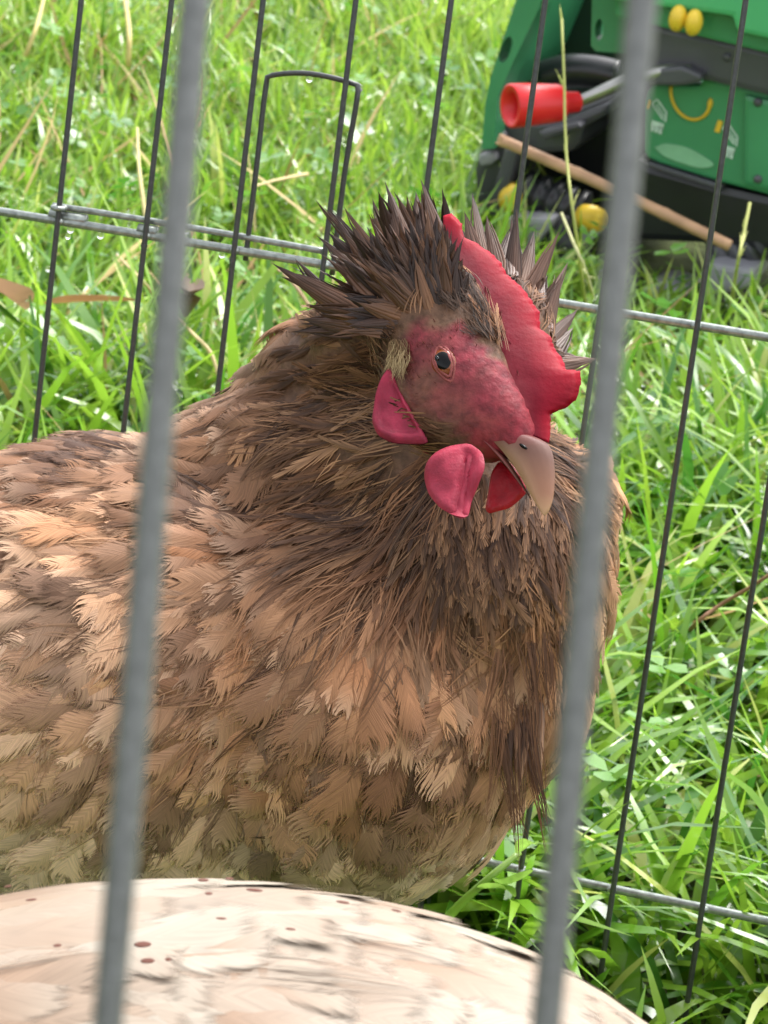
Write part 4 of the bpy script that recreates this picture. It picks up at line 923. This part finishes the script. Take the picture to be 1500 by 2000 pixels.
# handle rod and red grip
rod = smooth_path([TP(1110, 202, .030), TP(1140, 194, .030), TP(1186, 174, .028), TP(1232, 155, .024), TP(1290, 140, .018), TP(1350, 138, .014)], 8)
part('handle_rod', tube_me('handle_rod', rod, np.linspace(.0034, .0044, len(rod)), 14), M_chrome, toy, 'bent steel handle rod')
tprism('rod_socket', [(1262, 136), (1330, 128), (1372, 146), (1368, 162), (1330, 168), (1268, 168), (1256, 156)], .004, .022, M_dgrey, .004)
A = TP(996, 207, .062); B = TP(1130, 199, .030); d = B-A; tt_ = [0, .015, .30, .70, .74, .75, .98, 1.0]; rr_ = [.0118, .0126, .0122, .0108, .0100, .0066, .0060, .0050]
g = tube_me('grip', [A+d*t for t in tt_], rr_, 24, caps=False)
part('red_grip', joinb('red_grip', g, tube_me('gi', [A, A+d*.02, A+d*.3], [.0118, .0082, .0075], 24, caps=False)), M_red, toy, 'red plastic hand grip with a hollow end', smooth=True)
part('grip_bore', tube_me('grip_bore', [A+d*.25, A+d*.3], .0078, 18), M_black, toy)

# ------------------------------------------------------------------ cane, stalks, leaves, twig
A = TP(984, 276, .030); B = TP(1425, 480, .045); L_ = np.linalg.norm(B-A); t = np.linspace(0, 1, 40)
sag_ = A+(B-A)*t[:, None]+np.outer(np.sin(t*pi)*.0012, TY); rad = .0042*(1+.0*t); rad = np.full(40, .0034); rad[13] = rad[28] = .0038
cane = empty('wooden_cane', (B[0], B[1], 0), 'tan wooden cane with a split end leaning across the green toy', 'stick')
part('shaft', tube_me('shaft', sag_, rad, 14), M_cane, cane)
part('split_end', joinb('split_end', *[tube_me('s', [A+(B-A)*.01, A-(B-A)*.012+TY*(.002*k), A-(B-A)*(.028-.006*k)+TY*.003*k+TX*.0], [.0030, .002, .0006], 7) for k in (-1, 0, 1)]), M_cane, cane, 'frayed pale end')
def stem(name, pts, r0, r1, colr, label, cat, seeds=0):
    q = resample(pts, 24); me = tube_me(name, q, np.linspace(r0, r1, 24), 7); nv = len(me.vertices)
    at = me.color_attributes.new('Col', 'FLOAT_COLOR', 'POINT'); c = np.ones((nv, 4), np.float32); c[:, :3] = colr*rng.uniform(.85, 1.15, (nv, 1)); at.data.foreach_set('color', c.ravel())
    rt_ = empty(name, q[0], label, cat); part('stem', me, M_straw, rt_)
    if seeds:
        k = rng.integers(9, 24, seeds); k = np.sort(k); bs_ = q[np.minimum(k, 23)]; tg = nrm(q[np.minimum(k+1, 23)]-q[np.maximum(k-1, 0)]); sd_ = rng.normal(0, .25, (seeds, 3))
        f_ = feathers('s', bs_, tg+sd_, np.tile(-FW, (seeds, 1)), rng.uniform(.005, .010, seeds), rng.uniform(.0012, .002, seeds), np.tile(colr*1.1, (seeds, 1)), np.tile(colr, (seeds, 1)), K=3, pointed=1., clump=1)
        o = part('seed_spikelets', fmesh('seed_spikelets', [f_]), M_straw, rt_); o['kind'] = 'stuff'
    return rt_
def GS(x, y, z=0.): return G(x, y, z+.04)
cY = lin(186, 190, 110); cS = lin(214, 192, 142); cT = lin(150, 110, 80)
d0 = 1.5
stem('grass_stalk', [G(1150, 640), P(1128, 480, d0), P(1106, 300, d0), P(1102, 160, d0), P(1097, 36, d0)], .0011, .0006, cY, 'tall thin yellow green seed stalk in front of the red grip', 'grass stalk', 16)
stem('grass_stalk', [G(1425, 620), P(1440, 520, 1.55), P(1452, 460, 1.55), P(1465, 395, 1.55)], .0012, .0008, cY, 'short yellow green stalk before the black base of the toy', 'grass stalk', 6)
stem('grass_stalk', [G(1165, 600), P(1140, 520, 1.5), P(1118, 470, 1.5), P(1096, 415, 1.5)], .0012, .0007, lin(206, 204, 150), 'pale bent stalk leaning left of the yellow roller cap', 'grass stalk', 4)
stem('straw', [GS(430, 745, .02), GS(412, 690, .03), GS(380, 655, .035), GS(345, 620, .03)], 0.00096, 0.00060, cS, 'pale curved straw just left of the hen hackles', 'straw')
stem('straw', [GS(300, 575, .02), GS(270, 540, .03), GS(228, 498, .03)], 0.00096, 0.00060, cS, 'short pale straw under the latch rod', 'straw')
stem('straw', [GS(605, 600, .02), GS(570, 550, .03), GS(533, 518, .03)], 0.00096, 0.00060, lin(196, 160, 130), 'brownish straw by the tip of the crest', 'straw')
stem('straw', [GS(250, 130, .03), GS(252, 60, .05), GS(238, -40, .06)], 0.00180, 0.00120, lin(206, 190, 120), 'upright yellow straw near the top left bar', 'straw')
stem('straw', [GS(50, 110, .03), GS(75, 40, .05), GS(98, -60, .06)], 0.00150, 0.00090, lin(206, 190, 120), 'yellow leaning straw at the top left corner', 'straw')
stem('straw', [GS(285, 430, .02), GS(272, 330, .04), GS(268, 250, .05)], 0.00120, 0.00072, lin(216, 200, 140), 'straight pale straw between two left wires', 'straw')
stem('straw', [GS(600, 340, .02), GS(540, 352, .03), GS(490, 366, .03)], 0.00120, 0.00072, cS, 'flat straw lying behind the latch loop', 'straw')
stem('twig', [G(1340, 1240, .02), P(1362, 1215, 1.2), P(1400, 1186, 1.2), P(1460, 1150, 1.19), P(1510, 1118, 1.18)], .0011, .0007, cT, 'thin brown twig in the grass at the right edge', 'twig')
def leaf(name, pts, wd, colr, label, cat):
    q = resample(pts, 14); t = np.linspace(0, 1, 14); T_ = nrm(np.gradient(q, axis=0)); S_ = nrm(np.cross(T_, np.array([0, .5, 1.]))); h = wd*np.sin(pi*(.06+.9*t))**.8
    V = []; C = []
    for i in range(14):
        for k, e in enumerate((-1, -.5, 0, .5, 1)):
            V.append(q[i]+S_[i]*h[i]*e+np.array([0, 0, (abs(e)**1.5)*h[i]*.6])); C.append(colr*(1.15 if e == 0 else 1.)*rng.uniform(.85, 1.1))
    Q = [(i*5+k, i*5+k+1, i*5+k+6, i*5+k+5) for i in range(13) for k in range(4)]
    me = mesh_np(name, V, Q, cols=C, smooth=True); o = obj(name, me, M_straw); me.transform(Matrix.Translation(-Vector(q[7]))); o.location = Vector(q[7]); tag(o, label, cat); return o
leaf('dry_leaf', [GS(90, 594, .035), GS(150, 590, .045), GS(200, 588, .045), GS(265, 588, .035)], .0045, lin(188, 134, 98), 'long curled brown leaf lying in the grass behind left wires', 'dry leaf')
leaf('dry_leaf', [GS(-40, 560, .04), GS(10, 575, .05), GS(50, 605, .03)], .009, lin(206, 156, 134), 'wide pinkish dry leaf at the left edge', 'dry leaf')
leaf('dry_leaf', [GS(370, 545, .02), GS(368, 580, .05), GS(360, 620, .02)], .007, lin(96, 72, 54), 'small dark brown leaf beside the left bar', 'dry leaf')
wd = empty('weed_sprout', G(880, 1800), 'pale green weed sprout with a thick stem beside the bottom wire', 'weed')
sq = resample([P(868, 1800, .955), P(905, 1760, .945), P(955, 1715, .94), P(1015, 1665, .945)], 16); sm = tube_me('stem', sq, np.linspace(.0016, .001, 16), 8)
setc = sm.color_attributes.new('Col', 'FLOAT_COLOR', 'POINT'); setc.data.foreach_set('color', np.tile(np.r_[lin(158, 190, 96), 1], len(sm.vertices)).astype(np.float32)); part('stem', sm, M_grass, wd)
for q in (((955, 1715), (985, 1728), (1015, 1718), (1040, 1700)), ((930, 1740), (955, 1735), (990, 1738), (1005, 1752)), ((1010, 1668), (1022, 1655), (1035, 1648), (1048, 1650))):
    lfm = leaf('leaf', [P(x, y, .942-.004*i) for i, (x, y) in enumerate(q)], .0028, lin(150, 190, 84), None, None); me = lfm.data; me.materials.clear(); me.materials.append(M_grass); lfm.parent = wd; lfm.location = lfm.location-wd.location
